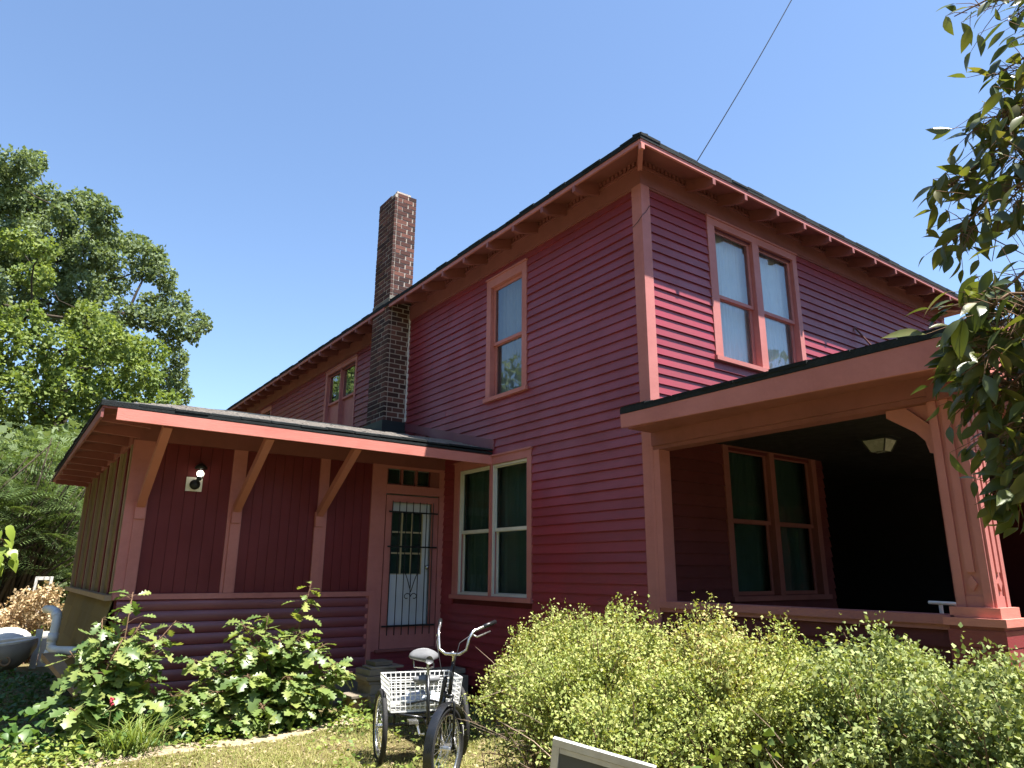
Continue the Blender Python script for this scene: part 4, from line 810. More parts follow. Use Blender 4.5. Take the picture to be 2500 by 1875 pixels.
# ------------------------------------------------------------------ vegetation
def blob_leaves(blobs, dens, size, up=.35, shell=.55):
    """leaf positions through a set of ellipsoidal clumps (x,y,z,r)"""
    P = []; D = []; N = []; S = []
    for x, y, z, r in blobs:
        n = max(6, int(dens*r*r)); d = rdir(n); rad = r*(shell+(1-shell)*RNG.random(n))**.8
        rad *= 1+.22*np.sin(d[:, 0]*5+x)+.18*np.sin(d[:, 1]*6+d[:, 2]*5+y)
        p = np.array([x, y, z])+d*rad[:, None]*np.array([1, 1, .82]); P.append(p)
        D.append(unit(d*.7+RNG.normal(size=(n, 3))*.8+np.array([0, 0, -.25]))); N.append(unit(d*.5+RNG.normal(size=(n, 3))*.55+np.array([0, 0, up]))); S.append(size*RNG.uniform(.65, 1.25, n))
    return np.concatenate(P), np.concatenate(D), np.concatenate(N), np.concatenate(S)
def tree(name, label, base, blobs, dens, size, mat, tr, group=None, limb_r=.09, aspect=.42, cat='tree'):
    t = thing(name, base, label, cat, group); mb = MB(); b = Vector(base); bl = np.array(blobs); top = Vector((bl[:, 0].mean(), bl[:, 1].mean(), bl[:, 2].max()*.70))
    spine = [b.lerp(top, k/10)+Vector((random.uniform(-1, 1), random.uniform(-1, 1), 0))*tr*(.6 if 0 < k else 0) for k in range(11)]
    mb.tube(spine, [tr*(1.25 if k == 0 else 1-.085*k) for k in range(11)], 10); mb.build('trunk', M['bark'], t, True)
    mb = MB()
    nodes = [(spine[i], 0, None) for i in range(3, 10)]
    order = sorted(blobs, key=lambda q: min((n_[0]-Vector(q[:3])).length for n_ in nodes[:7]))
    for x, y, z, r in order:
        e = Vector((x, y, z)); s0, dp, _ = min(nodes, key=lambda n_: (n_[0]-e).length+.25*n_[1]+max(0, n_[0].z-e.z)*.8); dp += 1; nodes.append((e, dp, None))
        L_ = (e-s0).length; k = limb_r*max(.28, 1.15-.26*dp); kink = [s0.lerp(e, f)+Vector((random.uniform(-1, 1), random.uniform(-1, 1), random.uniform(-.4, .9)))*L_*.09 for f in (.25, .5, .75)]
        mb.tube([s0]+kink+[e], [k, k*.88, k*.76, k*.66, k*.5], 6)
        for _ in range(5):
            d = Vector(tuple(rdir(1)[0])); mb.tube([e, e+d*r*.45+Vector((0, 0, .08*r)), e+d*r*.95], [k*.4, k*.22, k*.06], 5, False)
    mb.build('limbs', M['bark'], t, True)
    P, D, N, S = blob_leaves(blobs, dens, size); leaf_cloud('crown', P, D, N, S, S*aspect, M[mat], t); return t
def pxblobs(lst, d0, spread, scale=1.0):
    out = []
    for x, y, r in lst:
        d = d0+random.uniform(-spread, spread); p = at(x, y, d); out.append((p[0], p[1], p[2], r*scale*np.linalg.norm(p-CAM)/FPX))
    return out
oak = [(54, 404, 35), (83, 397, 25), (22, 433, 32), (108, 490, 38), (65, 502, 45), (14, 502, 45), (150, 523, 24), (181, 493, 25), (217, 500, 30), (250, 513, 28), (252, 552, 26), (203, 567, 45), (253, 585, 38), (284, 592, 18), (333, 594, 25), (354, 625, 36), (383, 640, 22), (398, 675, 27), (347, 665, 24), (407, 700, 16), (260, 632, 32), (203, 625, 48), (127, 575, 50), (36, 580, 52), (376, 740, 27), (434, 740, 29), (481, 784, 25), (503, 797, 14), (466, 816, 22), (416, 777, 32), (354, 777, 32), (416, 831, 26), (438, 875, 22), (432, 914, 28), (307, 766, 32), (140, 640, 50), (60, 650, 50), (260, 690, 40), (200, 710, 50), (120, 740, 55), (300, 850, 40), (220, 800, 55), (-50, 430, 50), (-110, 520, 60), (-60, 600, 60), (-140, 640, 60), (-60, 720, 60), (20, 740, 50), (440, 960, 26), (390, 930, 35)]
tree('oak_tree', 'tall grey-green oak with bare limbs reaching out over the addition', (-4.6, 27.5, 0), pxblobs(oak, 31, 2.4), 1750, .15, 'oak_far', .42, 'trees behind the house', .10)
maple = [(217, 790, 48), (271, 838, 52), (362, 860, 36), (253, 895, 55), (343, 916, 40), (145, 856, 55), (54, 790, 48), (90, 675, 36), (90, 930, 58), (10, 830, 48), (20, 960, 55), (170, 950, 55), (60, 1030, 50), (150, 1030, 55), (250, 970, 55), (330, 990, 45), (230, 1050, 45), (300, 1060, 45), (-60, 880, 60), (-80, 980, 60), (-70, 1080, 60), (20, 1090, 55), (110, 1110, 55), (45, 590, 30), (110, 610, 25), (400, 985, 36), (370, 1040, 40)]
tree('maple_tree', 'yellow-green maple standing in front of the tall oak', (-4.6, 21.5, 0), pxblobs(maple, 26, 1.8), 1900, .125, 'maple_far', .26, 'trees behind the house', .06, .5)
# sumac thicket with feather-shaped leaves
mb = MB(); V = []; F = []
for i in range(13):
    t = .12+.86*i/12; z = -.30*t*t; l = .20*math.sin(math.pi*min(1, .18+.82*(1-t)))+.05
    for s_ in (-1, 1):
        b = len(V); V += [(t-.022, 0, z), (t+.03, s_*l*.5, z-.015), (t+.075, s_*l, z-.07), (t+.045, s_*l*.45, z-.02)]; F.append((b, b+1, b+2, b+3))
b = len(V); V += [(0, .006, .0), (1, .003, -.30), (1, -.003, -.30), (0, -.006, 0)]; F.append((b, b+1, b+2, b+3))
frond = bpy.data.meshes.new('leaf'); frond.from_pydata(V, [], F); frond.update(); frond.materials.append(M['sumac'])
def sumac(label, base, cx, n, xr, yr, d0, d1, fsz):
    t = thing('sumac_tree', base, label, 'tree', 'sumac thicket beside the addition'); mb = MB(); b = Vector(base); tips = []
    for k in range(n//6):
        x = random.uniform(*xr); y = yr[0]+(yr[1]-yr[0])*random.random()**1.1; e = Vector(tuple(at(x, y, random.uniform(d0, d1)))); tips.append(e)
        s0 = b+Vector((random.uniform(-.5, .5), random.uniform(-.5, .5), 0)); mb.tube([s0, s0.lerp(e, .5)+Vector((0, 0, .3)), e], [.05, .03, .012], 6)
    mb.build('trunk', M['bark'], t, True)
    for e in tips:
        for _ in range(6):
            az = random.uniform(0, 2*math.pi); d = Vector((math.cos(az), math.sin(az), random.uniform(-.15, .65)))
            place('leaf', frond, e+Vector(tuple(rdir(1)[0]))*.12, d, Vector((random.uniform(-.4, .4), random.uniform(-.4, .4), 1)), fsz*random.uniform(.7, 1.2), t)
sumac('feathery green sumac crowding the corner of the addition', (-5.0, 14.4, 0), 0, 290, (60, 235), (1065, 1410), 17.4, 20.0, .95)
sumac('feathery green sumac farther left below the maple', (-6.9, 14.6, 0), 0, 290, (-60, 130), (1075, 1420), 17.6, 20.0, .95)
P, D, N, S = blob_leaves(pxblobs([(x, y, 50) for x in range(-80, 240, 40) for y in range(1100, 1490, 45)], 22, .9), 420, .22); o = leaf_cloud('undergrowth', P, D, N, S, S*.45, M['oak_far']); tag(o, 'dark green undergrowth filling the space behind the sumacs', 'undergrowth', kind='stuff')
# dry shrub and weeds in the far yard
def shrub(name, label, base, blobs, dens, size, mat, stem='twig', cat='shrub', aspect=.42, group=None, nst=26, smr=.006):
    t = thing(name, base, label, cat, group); mb = MB(); b = Vector(base)
    for k in range(nst):
        x, y, z, r = random.choice(blobs); d = Vector(tuple(rdir(1)[0])); e = Vector((x, y, z))+d*r*.9; s0 = b+Vector((random.uniform(-.25, .25), random.uniform(-.25, .25), 0)); s0 = Vector((s0.x*.6+e.x*.4, s0.y*.6+e.y*.4, 0))
        mb.tube([s0, s0.lerp(e, .5)+Vector((random.uniform(-.1, .1), random.uniform(-.1, .1), .08)), e], [smr*2, smr*1.3, smr*.4], 5, False)
    mb.build('stems', M[stem], t, True)['kind'] = 'stuff'
    P, D, N, S = blob_leaves(blobs, dens, size, shell=.25); leaf_cloud('foliage', P, D, N, S, S*aspect, M[mat], t); return t
shrub('dry_shrub', 'dead tan shrub with withered leaves left of the drain pipe', g0(70, 1560, 16), pxblobs([(40, 1500, 40), (95, 1480, 42), (130, 1500, 32), (60, 1540, 40), (20, 1545, 38), (-20, 1520, 40), (115, 1450, 26), (105, 1535, 30), (60, 1455, 22)], 16, .4), 5200, .058, 'dryleaf')
shrub('green_shrub', 'low bright green weeds under the dead tan shrub', g0(70, 1590, 15.6), pxblobs([(60, 1575, 22), (90, 1565, 24), (115, 1555, 22), (30, 1580, 20)], 15.6, .2), 5000, .06, 'weed')
# leafy twig poking in at the left edge
prof_e = [(0, .0), (.08, .05), (.22, .16), (.42, .21), (.62, .18), (.8, .105), (.92, .045), (1, .0)]
prof_w = [(0, .0), (.04, .18), (.14, .33), (.32, .38), (.55, .28), (.8, .12), (1, .0)]
brl = leaf_mesh('leaf', prof_w, .12, .25, M['brightleaf'])
yt = thing('young_tree', g0(-140, 1500, 9.5), 'bright green leafy twig reaching in at the left picture edge', 'tree'); mb = MB(); b0 = Vector(tuple(at(-140, 1240, 9.5))); mb.tube([yt.location, b0], [.03, .02], 6); e1 = Vector(tuple(at(18, 1330, 9.3))); mb.tube([b0, b0.lerp(e1, .5)+Vector((0, 0, .1)), e1], [.02, .012, .005], 6); mb.build('trunk', M['twig'], yt, True)
for k in range(36):
    x = random.uniform(-60, 32); y = 1350+random.uniform(-60, 50)-.35*x; place('leaf', brl, at(x, y-14, 9.3+random.uniform(-.25, .25)), (random.uniform(.1, 1), random.uniform(-1, .1), random.uniform(-1.3, -.5)), (random.uniform(-.5, .5), random.uniform(-1, 0), 1), random.uniform(.10, .17), yt)

# oak saplings in front of the addition
prof_o = [(0, .012), (.09, .02), (.15, .11), (.21, .14), (.25, .085), (.31, .09), (.38, .22), (.45, .26), (.49, .13), (.55, .13), (.62, .29), (.70, .33), (.73, .17), (.79, .16), (.86, .23), (.91, .22), (.93, .13), (1, .02)]
oakm = [leaf_mesh('leaf', prof_o, .22, .22, M['oakleaf']), leaf_mesh('leaf', prof_o, .05, -.10, M['oakleaf']), leaf_mesh('leaf', prof_o, .35, .42, M['oakleaf'])]
def sapling(label, base, stems, nl, lsz, group):
    t = thing('oak_sapling', base, label, 'sapling', group); mb = MB(); b = Vector(base); sk = []
    for (x, y, d, w) in stems:
        e = Vector(tuple(at(x, y, d))); s0 = b+Vector((random.uniform(-.18, .18), random.uniform(-.1, .1), 0)); m1 = s0.lerp(e, .5)+Vector((random.uniform(-.08, .08), random.uniform(-.08, .08), .10))
        pts = [s0, s0.lerp(m1, .5), m1, m1.lerp(e, .5)+Vector((0, 0, .03)), e]; mb.tube(pts, [.014, .012, .009, .006, .003], 6); sk.append((pts, w))
    tot = sum(w for _, w in sk); stb = mb
    cl = []
    for pts, w in sk:
        for _ in range(int(nl*w/tot)):
            u = random.random()**.75; f = .22+.78*u; seg = min(3, int(f*4)); p = Vector(pts[seg]).lerp(Vector(pts[seg+1]), f*4-seg)
            az = random.uniform(0, 2*math.pi); out = Vector((math.cos(az), math.sin(az), random.uniform(-.45, .6))).normalized(); r = random.uniform(.0, .24)*(1.15-u*.85)
            stb.tube([p, p+out*r*.5+Vector((0, 0, .01)), p+out*r], [.0035, .0026, .0016], 4, False); cl.append((p+out*r, out+Vector((0, 0, random.uniform(-.6, .1))), Vector((random.uniform(-.5, .5), random.uniform(-.8, .2), .9)), lsz*random.uniform(.55, 1.15)*(1.1-.45*u)))
    stb.build('stem', M['twig'], t, True)
    cl.sort(key=lambda c: -c[3]+.04*(c[0]-Vector(tuple(CAM))).length)
    for c in cl[:300]: place('leaf', random.choice(oakm), *c[:3], c[3], t)
    if len(cl) > 300: rest_leaves(cl[300:], 'foliage', t, oakm[0], M['oakleaf_m'])
    return t
sapling('oak sapling with thin arching shoots at the addition corner', (-4.15, 3.35, 0), [(250, 1510, 8.2, 1), (325, 1445, 8.2, .9), (430, 1515, 8.2, 1), (170, 1590, 8.0, 1), (300, 1560, 8.0, 1.1), (360, 1600, 8.0, 1.2), (220, 1650, 8.0, 1.0), (300, 1690, 7.9, 1), (180, 1735, 7.8, .9), (270, 1740, 7.9, 1.1), (400, 1560, 8.2, .9), (345, 1520, 8.1, 1), (240, 1580, 8.1, 1), (290, 1630, 8, 1), (370, 1660, 8, .8)], 480, .25, 'oak saplings along the addition')
sapling('dense bushy oak sapling with one tall upright shoot', (-2.45, 3.55, 0), [(760, 1425, 8.5, .9), (590, 1520, 8.4, 1.2), (550, 1590, 8.3, 1.3), (680, 1560, 8.4, 1.4), (740, 1540, 8.4, 1.3), (800, 1570, 8.5, 1.2), (860, 1640, 8.5, 1.2), (470, 1610, 8.2, 1), (420, 1700, 8.1, 1), (490, 1720, 8.1, 1.1), (600, 1650, 8.1, 1.4), (700, 1650, 8.2, 1.4), (800, 1680, 8.3, 1.2), (640, 1730, 8.1, 1.2), (560, 1760, 8.0, 1), (740, 1740, 8.2, 1.0), (450, 1760, 8.0, .8), (655, 1500, 8.4, .7), (400, 1725, 8.0, 1), (440, 1690, 8.1, 1), (520, 1690, 8.1, 1.1), (520, 1640, 8.2, 1), (620, 1580, 8.3, 1.2), (820, 1620, 8.4, 1.1)], 950, .26, 'oak saplings along the addition')
oakm2 = [leaf_mesh('foliage_leaf', prof_o, .22, .22, M['oakleaf'])]
# trailing vine leaves and blossom spike at the sapling feet
def ground_leaves(name, label, spots, n, size, mat, cat, asp=.5, hz=.3):
    P = []; S = []
    for x, y, r in spots:
        k = int(n*r*r); a = RNG.random(k)*2*math.pi; q = r*np.sqrt(RNG.random(k)); X_ = x+q*np.cos(a); Y_ = y+q*np.sin(a)*.8; Z_ = hz*RNG.random(k)**1.3*(1.1-(q/r)**2)
        P.append(np.stack([X_, Y_, Z_+.02], 1)); S.append(size*RNG.uniform(.5, 1.2, k))
    P = np.concatenate(P); S = np.concatenate(S); k = len(P); D = unit(RNG.normal(size=(k, 3))*np.array([1, 1, .35])+np.array([0, 0, .25])); N = unit(RNG.normal(size=(k, 3))*.45+np.array([-.1, -.2, 1]))
    return tag(leaf_cloud(name, P, D, N, S, S*asp, M[mat]), label, cat, kind='stuff')
vl = []
for x, y, q in [(-4.2, 3.0, .5), (-3.6, 3.15, .45), (-3.1, 3.2, .4), (-2.5, 3.25, .5), (-4.6, 3.3, .45), (-2.0, 3.35, .35), (-4.9, 3.0, .35)]:
    for _ in range(int(430*q*q)):
        a_ = random.uniform(0, 2*math.pi); k = q*math.sqrt(random.random()); vl.append((Vector((x+k*math.cos(a_), y+.8*k*math.sin(a_), .03+.40*random.random()**1.3*(1.1-(k/q)**2))), Vector((random.gauss(0, 1), random.gauss(0, 1), random.uniform(-.7, .25))), Vector((random.gauss(0, .4), random.gauss(-.35, .4), 1)), .125*random.uniform(.5, 1.15)))
vt = thing('ground_vine', (-3.4, 3.2, 0), 'dark green heart-leaved vine tangled at the feet of the saplings', 'vine'); rest_leaves(vl, 'foliage', vt, leaf_mesh('foliage_leaf', prof_w, .15, .3, None), M['vineleaf'])
mb = MB()
for k in range(30): c0_ = random.choice(vl)[0]; c1_ = c0_+Vector((random.uniform(-.4, .4), random.uniform(-.25, .25), random.uniform(-.05, .1))); mb.tube([c0_, c0_.lerp(c1_, .5)+Vector((0, 0, .06)), c1_], .003, 4, False)
mb.build('stems', M['greenstem'], vt)['kind'] = 'stuff'
ground_leaves('weed_patch', 'bright green low weeds along the dirt path', [(-4.7, 2.75, .45), (-4.3, 2.65, .4), (-5.1, 2.6, .5), (-2.9, 2.95, .35), (-2.3, 3.02, .35), (-1.6, 3.1, .4), (-1.9, 2.6, .25), (-5.3, 2.2, .4), (-3.4, 2.75, .25)], 1500, .06, 'weed', 'weeds', .4, .22)
ground_leaves('shaded_weeds', 'dark low weeds in the shade left of the addition', [(-5.0, 3.6, .6), (-4.9, 4.6, .7), (-5.1, 5.8, .8), (-4.8, 7.0, .8), (-5.0, 8.4, .8), (-5.6, 4.2, .6)], 700, .07, 'vineleaf', 'weeds', .4, .16)
ground_leaves('path_weeds', 'yellowing weeds around the tricycle wheels', [(-1.5, 1.9, .35), (-2.45, 1.9, .25), (-1.3, 2.6, .4), (-1.1, 1.7, .4), (-2.6, 1.0, .2), (-2.2, .6, .3), (-1.9, 2.5, .25)], 900, .05, 'weed', 'weeds', .35, .2)
fp = at(272, 1722, 7.7); fl = thing('flower_spike', (fp[0], fp[1], 0), 'small red blossom spike among the sapling leaves', 'flower'); mb = MB(); mb.tube([(fp[0], fp[1], 0), tuple(fp)], [.005, .003], 5); mb.build('stem', M['greenstem'], fl); mb = MB()
for k in range(7): mb.ball((fp[0]+random.uniform(-.012, .012), fp[1]+random.uniform(-.012, .012), fp[2]+.010*k), .010, 6, 4)
mb.build('blossoms', M['flower'], fl)
# strappy grass tuft
def blades(P, az, L, w, lean, mat, name, parent=None):
    n = len(P); d = np.stack([np.cos(az), np.sin(az), np.zeros(n)], 1); s_ = np.stack([-np.sin(az), np.cos(az), np.zeros(n)], 1); V = np.empty((n, 6, 3))
    for k, (t, ww) in enumerate(((0, 1), (.55, .8), (1, .12))):
        c = P+d*(L*lean*t**1.7)[:, None]+np.array([0, 0, 1])*(L*(t-.45*lean*t*t))[:, None]; V[:, 2*k] = c-s_*(w*ww)[:, None]; V[:, 2*k+1] = c+s_*(w*ww)[:, None]
    b = np.arange(n)[:, None]*6; F = np.concatenate([b+np.array([0, 1, 3, 2]), b+np.array([2, 3, 5, 4])], 1).reshape(-1, 4)
    return link(name, np_mesh(name, V.reshape(-1, 3), F), M[mat], parent)
gt = thing('grass_tuft', (-3.98, 2.62, 0), 'tuft of long strappy arching grass blades at the path edge', 'grass tuft'); n = 170; P = np.stack([-3.98+RNG.normal(size=n)*.10, 2.66+RNG.normal(size=n)*.07, np.zeros(n)+.01], 1); blades(P, RNG.random(n)*2*math.pi, RNG.uniform(.28, .55, n), np.full(n, .006), RNG.uniform(.5, 1.1, n), 'weed', 'blade_mass', gt)
# dry lawn
n = 150000; X_ = RNG.uniform(-6.9, -.2, n); Y_ = RNG.uniform(-1.8, 3.4, n); yc = 2.45+.75*(X_+4.9)/4.4; onp = np.abs(Y_-yc) < .20+.08*RNG.random(n); cl = np.sin(X_*3.1+1)*np.sin(Y_*2.7)+.5*np.sin(X_*7-Y_*5)
keep = (~onp | (RNG.random(n) < .06)) & (RNG.random(n) < .55+.35*cl); X_, Y_ = X_[keep], Y_[keep]; n = len(X_)
P = np.stack([X_, Y_, np.array([gz(a, b) for a, b in zip(X_, Y_)])-.003], 1); tag(blades(P, RNG.random(n)*2*math.pi, RNG.uniform(.025, .085, n), RNG.uniform(.0018, .004, n), RNG.uniform(.4, 1.6, n), 'grass', 'grass'), 'short dry yellow-green lawn grass in front of the addition', 'grass', kind='stuff')
n = 2600; X_ = RNG.uniform(-5.5, -.4, n); Y_ = RNG.uniform(.2, 3.3, n); P = np.stack([X_, Y_, np.array([gz(a, b) for a, b in zip(X_, Y_)])+.012], 1); D = unit(RNG.normal(size=(n, 3))*np.array([1, 1, .12])); N = unit(RNG.normal(size=(n, 3))*.3+np.array([0, 0, 1])); S = RNG.uniform(.015, .06, n)
tag(leaf_cloud('leaf_litter', P, D, N, S, S*.33, M['litter']), 'dead leaves and straw littering the lawn and path', 'leaf litter', kind='stuff')

# hedge: three merging shrubs, leafy twigs growing outward from the stems
def hedge(name, label, spots, ntw, lsize, mat, seed, zlo=.15):
    rng = np.random.default_rng(seed); base = np.array(spots)[:, :2].mean(0); t = thing(name, (base[0], base[1], 0), label, 'shrub', 'shrubs forming the hedge by the porch')
    P = []; D = []; N = []; S = []; mb = MB(); mbp = MB(); per = [s[3]**2 for s in spots]; tot = sum(per)
    for (x, y, top, r), w in zip(spots, per):
        k = int(ntw*w/tot); c = np.array([x, y, top*.42])
        d = rdir(k, .25, rng); d[:, 2] = np.where(d[:, 2] < -.55, -d[:, 2], d[:, 2])
        env = (1+.16*np.sin(d[:, 0]*6+x*3)+.13*np.sin(d[:, 1]*7+d[:, 2]*6+y*2))*rng.uniform(.72, 1.0, k)
        sp = rng.random(k) < .05; env = np.where(sp, env*rng.uniform(1.0, 1.10, k), env)
        R3 = np.array([r, r, top*.58]); tip = c+d*R3*env[:, None]; tip[:, 2] = np.maximum(tip[:, 2], .08)
        root = c+d*R3*(env*rng.uniform(.45, .72, k))[:, None]+rng.normal(size=(k, 3))*.03
        tip = tip+np.stack([np.zeros(k), np.zeros(k), rng.uniform(0, .06, k)], 1)
        for a, b in zip(root[::9], tip[::9]):
            mb.tube([a, (a+b)/2+np.array([0, 0, .02]), b], [.0045, .003, .0015], 4, False)
        nl = 24; f = (np.arange(nl)+.5)/nl
        Q = root[:, None]+(tip-root)[:, None]*f[None, :, None]+rng.normal(size=(k, nl, 3))*.017
        ax = unit(tip-root)[:, None]; dl = unit(ax*.55+rng.normal(size=(k, nl, 3))*.75+np.array([0, 0, .15])); nr = unit(rng.normal(size=(k, nl, 3))*.65+ax*.35+np.array([-.05, -.1, .75]))
        P.append(Q.reshape(-1, 3)); D.append(dl.reshape(-1, 3)); N.append(nr.reshape(-1, 3)); S.append((lsize*rng.uniform(.5, 1.55, (k, nl))*(1.1-.35*f)[None]).ravel())
        for _ in range(int(34*r)):                                     # bare canes inside
            a = rng.uniform(0, 2*math.pi); q = np.array([x+.35*r*math.cos(a), y+.35*r*math.sin(a), 0]); e = c+rdir(1, .4, rng)[0]*R3*.95
            mb.tube([q, q+(e-q)*.5+rng.normal(size=3)*.08, e], [.010, .006, .002], 5, False)
        for _ in range(int(38*r)):                                     # pale dead twigs low down
            a = rng.uniform(0, 2*math.pi); q = np.array([x+.8*r*math.cos(a), y+.8*r*math.sin(a), rng.uniform(.25, .75*top)]); e = q+np.array([.3*math.cos(a), .3*math.sin(a), .12])*rng.uniform(.3, .8)+rng.normal(size=3)*.09
            mbp.tube([q, (q+e)/2+rng.normal(size=3)*.02, e], [.004, .003, .001], 4, False)
    mb.build('stems', M['twig'], t)['kind'] = 'stuff'; mbp.build('dead_twigs', M['twig_pale'], t)['kind'] = 'stuff'
    P, D, N, S = map(np.concatenate, (P, D, N, S)); kp = rng.random(len(P)) < np.clip((P[:, 2]-.52)/.42, .07, 1); P, D, N, S = P[kp], D[kp], N[kp], S[kp]; print(name, 'leaves', len(P)); leaf_cloud('foliage', P, D, N, S, S*.36, M[mat], t); return t
hedge('spirea_shrub', 'yellow-green small-leaved shrub beside the tricycle', [(-1.85, -.38, 1.12, .45), (-1.70, -.50, 1.22, .52), (-1.62, -1.0, 1.31, .74), (-2.08, -1.35, 1.22, .62), (-1.2, -.25, 1.22, .6)], 7600, .025, 'spirea', 3)
hedge('spirea_shrub', 'small-leaved yellowish shrub in the middle of the hedge', [(-1.40, -1.65, 1.29, .72), (-1.75, -2.05, 1.20, .68), (-1.05, -2.05, 1.20, .62), (-2.3, -1.9, 1.0, .5)], 7000, .025, 'spirea', 4)
hedge('snowberry_shrub', 'grey-green round-leaved shrub below the porch column', [(-.95, -2.75, 1.24, .72), (-1.45, -2.75, 1.12, .62), (-.75, -3.35, 1.22, .66), (-1.35, -3.45, 1.08, .65), (-.45, -2.25, 1.16, .5)], 5800, .030, 'snowberry', 5)
shrub('bindweed', 'round-leaved weed sprig at the dark foot of the hedge', g0(1750, 1900, 3.6), pxblobs([(1760, 1870, 34), (1720, 1880, 26), (1900, 1800, 22), (1880, 1850, 30)], 3.55, .08), 1500, .055, 'weed', 'greenstem', 'weed', .5, None, 8, .003)

# overhanging tree at the right: trunk out of frame, drooping leafy branches in view
prof_l = [(0, .0), (.07, .045), (.2, .14), (.38, .20), (.58, .185), (.76, .12), (.9, .05), (1, .0)]
lm = [leaf_mesh('leaf', prof_l, .30, .22, M['branchleaf']), leaf_mesh('leaf', prof_l, .12, .40, M['branchleaf']), leaf_mesh('leaf', prof_l, .45, .05, M['branchleaf'])]
ot = thing('overhanging_tree', (-1.35, -4.95, 0), 'glossy-leaved tree with drooping branches hanging in from the right', 'tree'); mb = MB()
tb = Vector((-1.35, -4.95, 0)); tt = Vector((-1.6, -4.8, 4.6)); mb.tube([tb, tb.lerp(tt, .3)+Vector((.06, -.04, 0)), tb.lerp(tt, .7), tt], [.13, .11, .085, .05], 10); mb.build('trunk', M['bark'], ot, True)
sprays = [((2620, -40, 3.7), (2330, 40, 3.4), 36, .12), ((2640, -20, 3.6), (2480, 40, 3.5), 22, .12),
 ((2640, 130, 3.6), (2420, 190, 3.4), 40, .13), ((2640, 230, 3.6), (2360, 330, 3.3), 60, .13), ((2640, 300, 3.5), (2280, 480, 3.3), 62, .13), ((2620, 380, 3.5), (2330, 560, 3.3), 56, .12), ((2560, 420, 3.3), (2300, 610, 3.3), 44, .11), ((2640, 420, 3.4), (2450, 500, 3.2), 40, .13), ((2600, 260, 3.5), (2440, 300, 3.4), 40, .13),
 ((2640, 640, 3.2), (2380, 770, 3.0), 60, .14), ((2620, 720, 3.1), (2330, 800, 2.9), 60, .15), ((2620, 780, 3.1), (2310, 870, 2.9), 56, .13), ((2600, 860, 3.2), (2320, 1010, 3.0), 60, .11), ((2640, 900, 3.2), (2440, 960, 3.0), 56, .11), ((2640, 960, 3.2), (2420, 1090, 3.0), 44, .11), ((2640, 1020, 3.2), (2460, 1150, 3.0), 56, .11), ((2640, 1100, 3.2), (2410, 1190, 3.0), 50, .11), ((2640, 1160, 3.2), (2470, 1230, 3.0), 40, .12), ((2620, 880, 3.3), (2360, 930, 3.1), 50, .11)]
mb = MB(); cand = []
for (a, b, n, sz) in sprays:
    p = Vector(tuple(at(*a))); q = Vector(tuple(at(*b))); k = min(.95, max(.25, p.z/4.6+.12)); s0 = tb.lerp(tt, k); mid = p.lerp(q, .5)+Vector((0, 0, .07)); pts = [s0, s0.lerp(p, .6)+Vector((0, 0, .1)), p, mid, q]; mb.tube(pts, [.022, .014, .009, .006, .0025], 6)
    for side in range(3):
        f = .15+.28*side; e = p.lerp(q, f)+Vector(tuple(RNG.normal(size=3)))*.16*.5+(q-p)*.12+Vector((0, 0, -.03)); mb.tube([p.lerp(q, f), e], [.003, .0015], 5, False)
    for i in range(int(n*1.15)):
        f = random.random(); c = p.lerp(q, f) if f < .5 else p.lerp(q, f); sp = .17*(1.15-f*.85); c = c+Vector(tuple(RNG.normal(size=3)))*sp*.8
        dr = (q-p).normalized()*.6+Vector(tuple(RNG.normal(size=3)))*.6+Vector((0, 0, -.55)); nr = Vector(tuple(RNG.normal(size=3)))*.5+Vector((-.2, -.2, .8)); cand.append((c, dr, nr, sz*random.uniform(.55, 1.05))); g_ = p.lerp(q, max(0, f-.10)); mb.tube([g_, g_.lerp(c, .55)+Vector((0, 0, .012)), c], [.0022, .0016, .0011], 4, False)
mb.build('branches', M['twig'], ot, True)
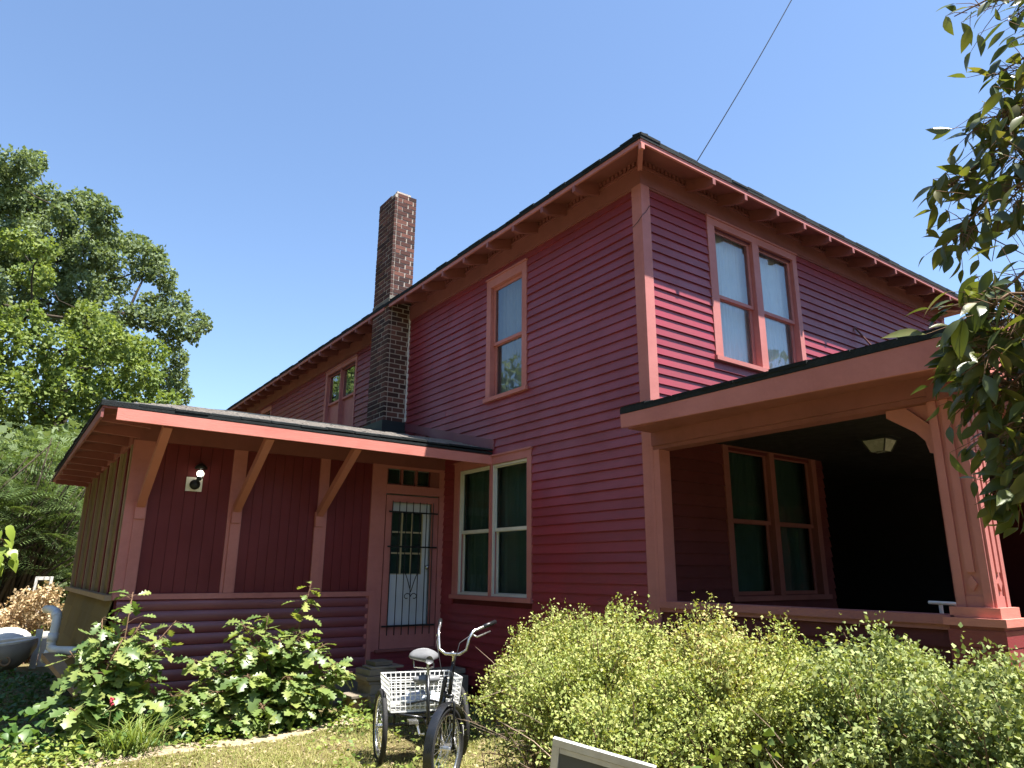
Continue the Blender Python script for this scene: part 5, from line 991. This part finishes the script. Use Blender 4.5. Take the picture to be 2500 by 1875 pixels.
cand.sort(key=lambda c: -c[3]/ (c[0]-Vector(tuple(CAM))).length*(1 if (c[0]-Vector(tuple(CAM))).dot(Vector(tuple(CR)))/(c[0]-Vector(tuple(CAM))).dot(Vector(tuple(CF))) < .735 else .2))
for c, dr, nr, s_ in cand[:300]: place('leaf', random.choice(lm), c, dr, nr, s_, ot)
rest = cand[300:]
for _ in range(1300):                   # the rest of the crown, above and beside the picture
    c = Vector((-1.75, -4.45, 3.5))+Vector(tuple(RNG.normal(size=3)*np.array([.95, .75, 1.05])))
    v = c-Vector(tuple(CAM)); dz_ = v.dot(Vector(tuple(CF))); xx = v.dot(Vector(tuple(CR)))/dz_; yy = v.dot(Vector(tuple(CU)))/dz_
    if dz_ > .8 and (xx > .80 or yy > .68): rest.append((c, Vector(tuple(RNG.normal(size=3)))+Vector((0, 0, -.5)), Vector(tuple(RNG.normal(size=3)))*.6+Vector((0, 0, .8)), .12*random.uniform(.7, 1.1)))
rest_leaves(rest, 'foliage', ot, lm[0], M['branchleaf_m'])
# woods beyond the picture edges that the window panes mirror; left row raised to block skylight from the side wall
bl = [(-13+random.uniform(-4, 4), 19+random.uniform(-5, 5), random.uniform(2, 9.5), random.uniform(1.4, 2.2)) for _ in range(34)]+[(27+random.uniform(-7, 7), -22+random.uniform(-8, 6), random.uniform(2, 10), random.uniform(1.6, 2.6)) for _ in range(40)]+[(-23+random.uniform(-3, 3), random.uniform(-26, 26), random.uniform(1, 15), random.uniform(1.9, 2.8)) for _ in range(130)]+[(random.uniform(-22, 22), -34+random.uniform(-4, 4), random.uniform(1, 8.5), random.uniform(2, 2.8)) for _ in range(46)]
bl += [(9+26*t+random.uniform(-2, 2), -15+9*t+random.uniform(-2, 2), random.uniform(.3, 8.5), random.uniform(1.5, 2.3)) for t in np.linspace(0, 1, 90)]
P, D, N, S = blob_leaves(bl, 100, .42); tag(leaf_cloud('treeline', P, D, N, S, S*.45, M['oak_far']), 'distant green wood mirrored in the window panes, its left row raised as a skylight blocker', 'woods', kind='stuff')
print('clapboards', NCL, 'bricks', nb)
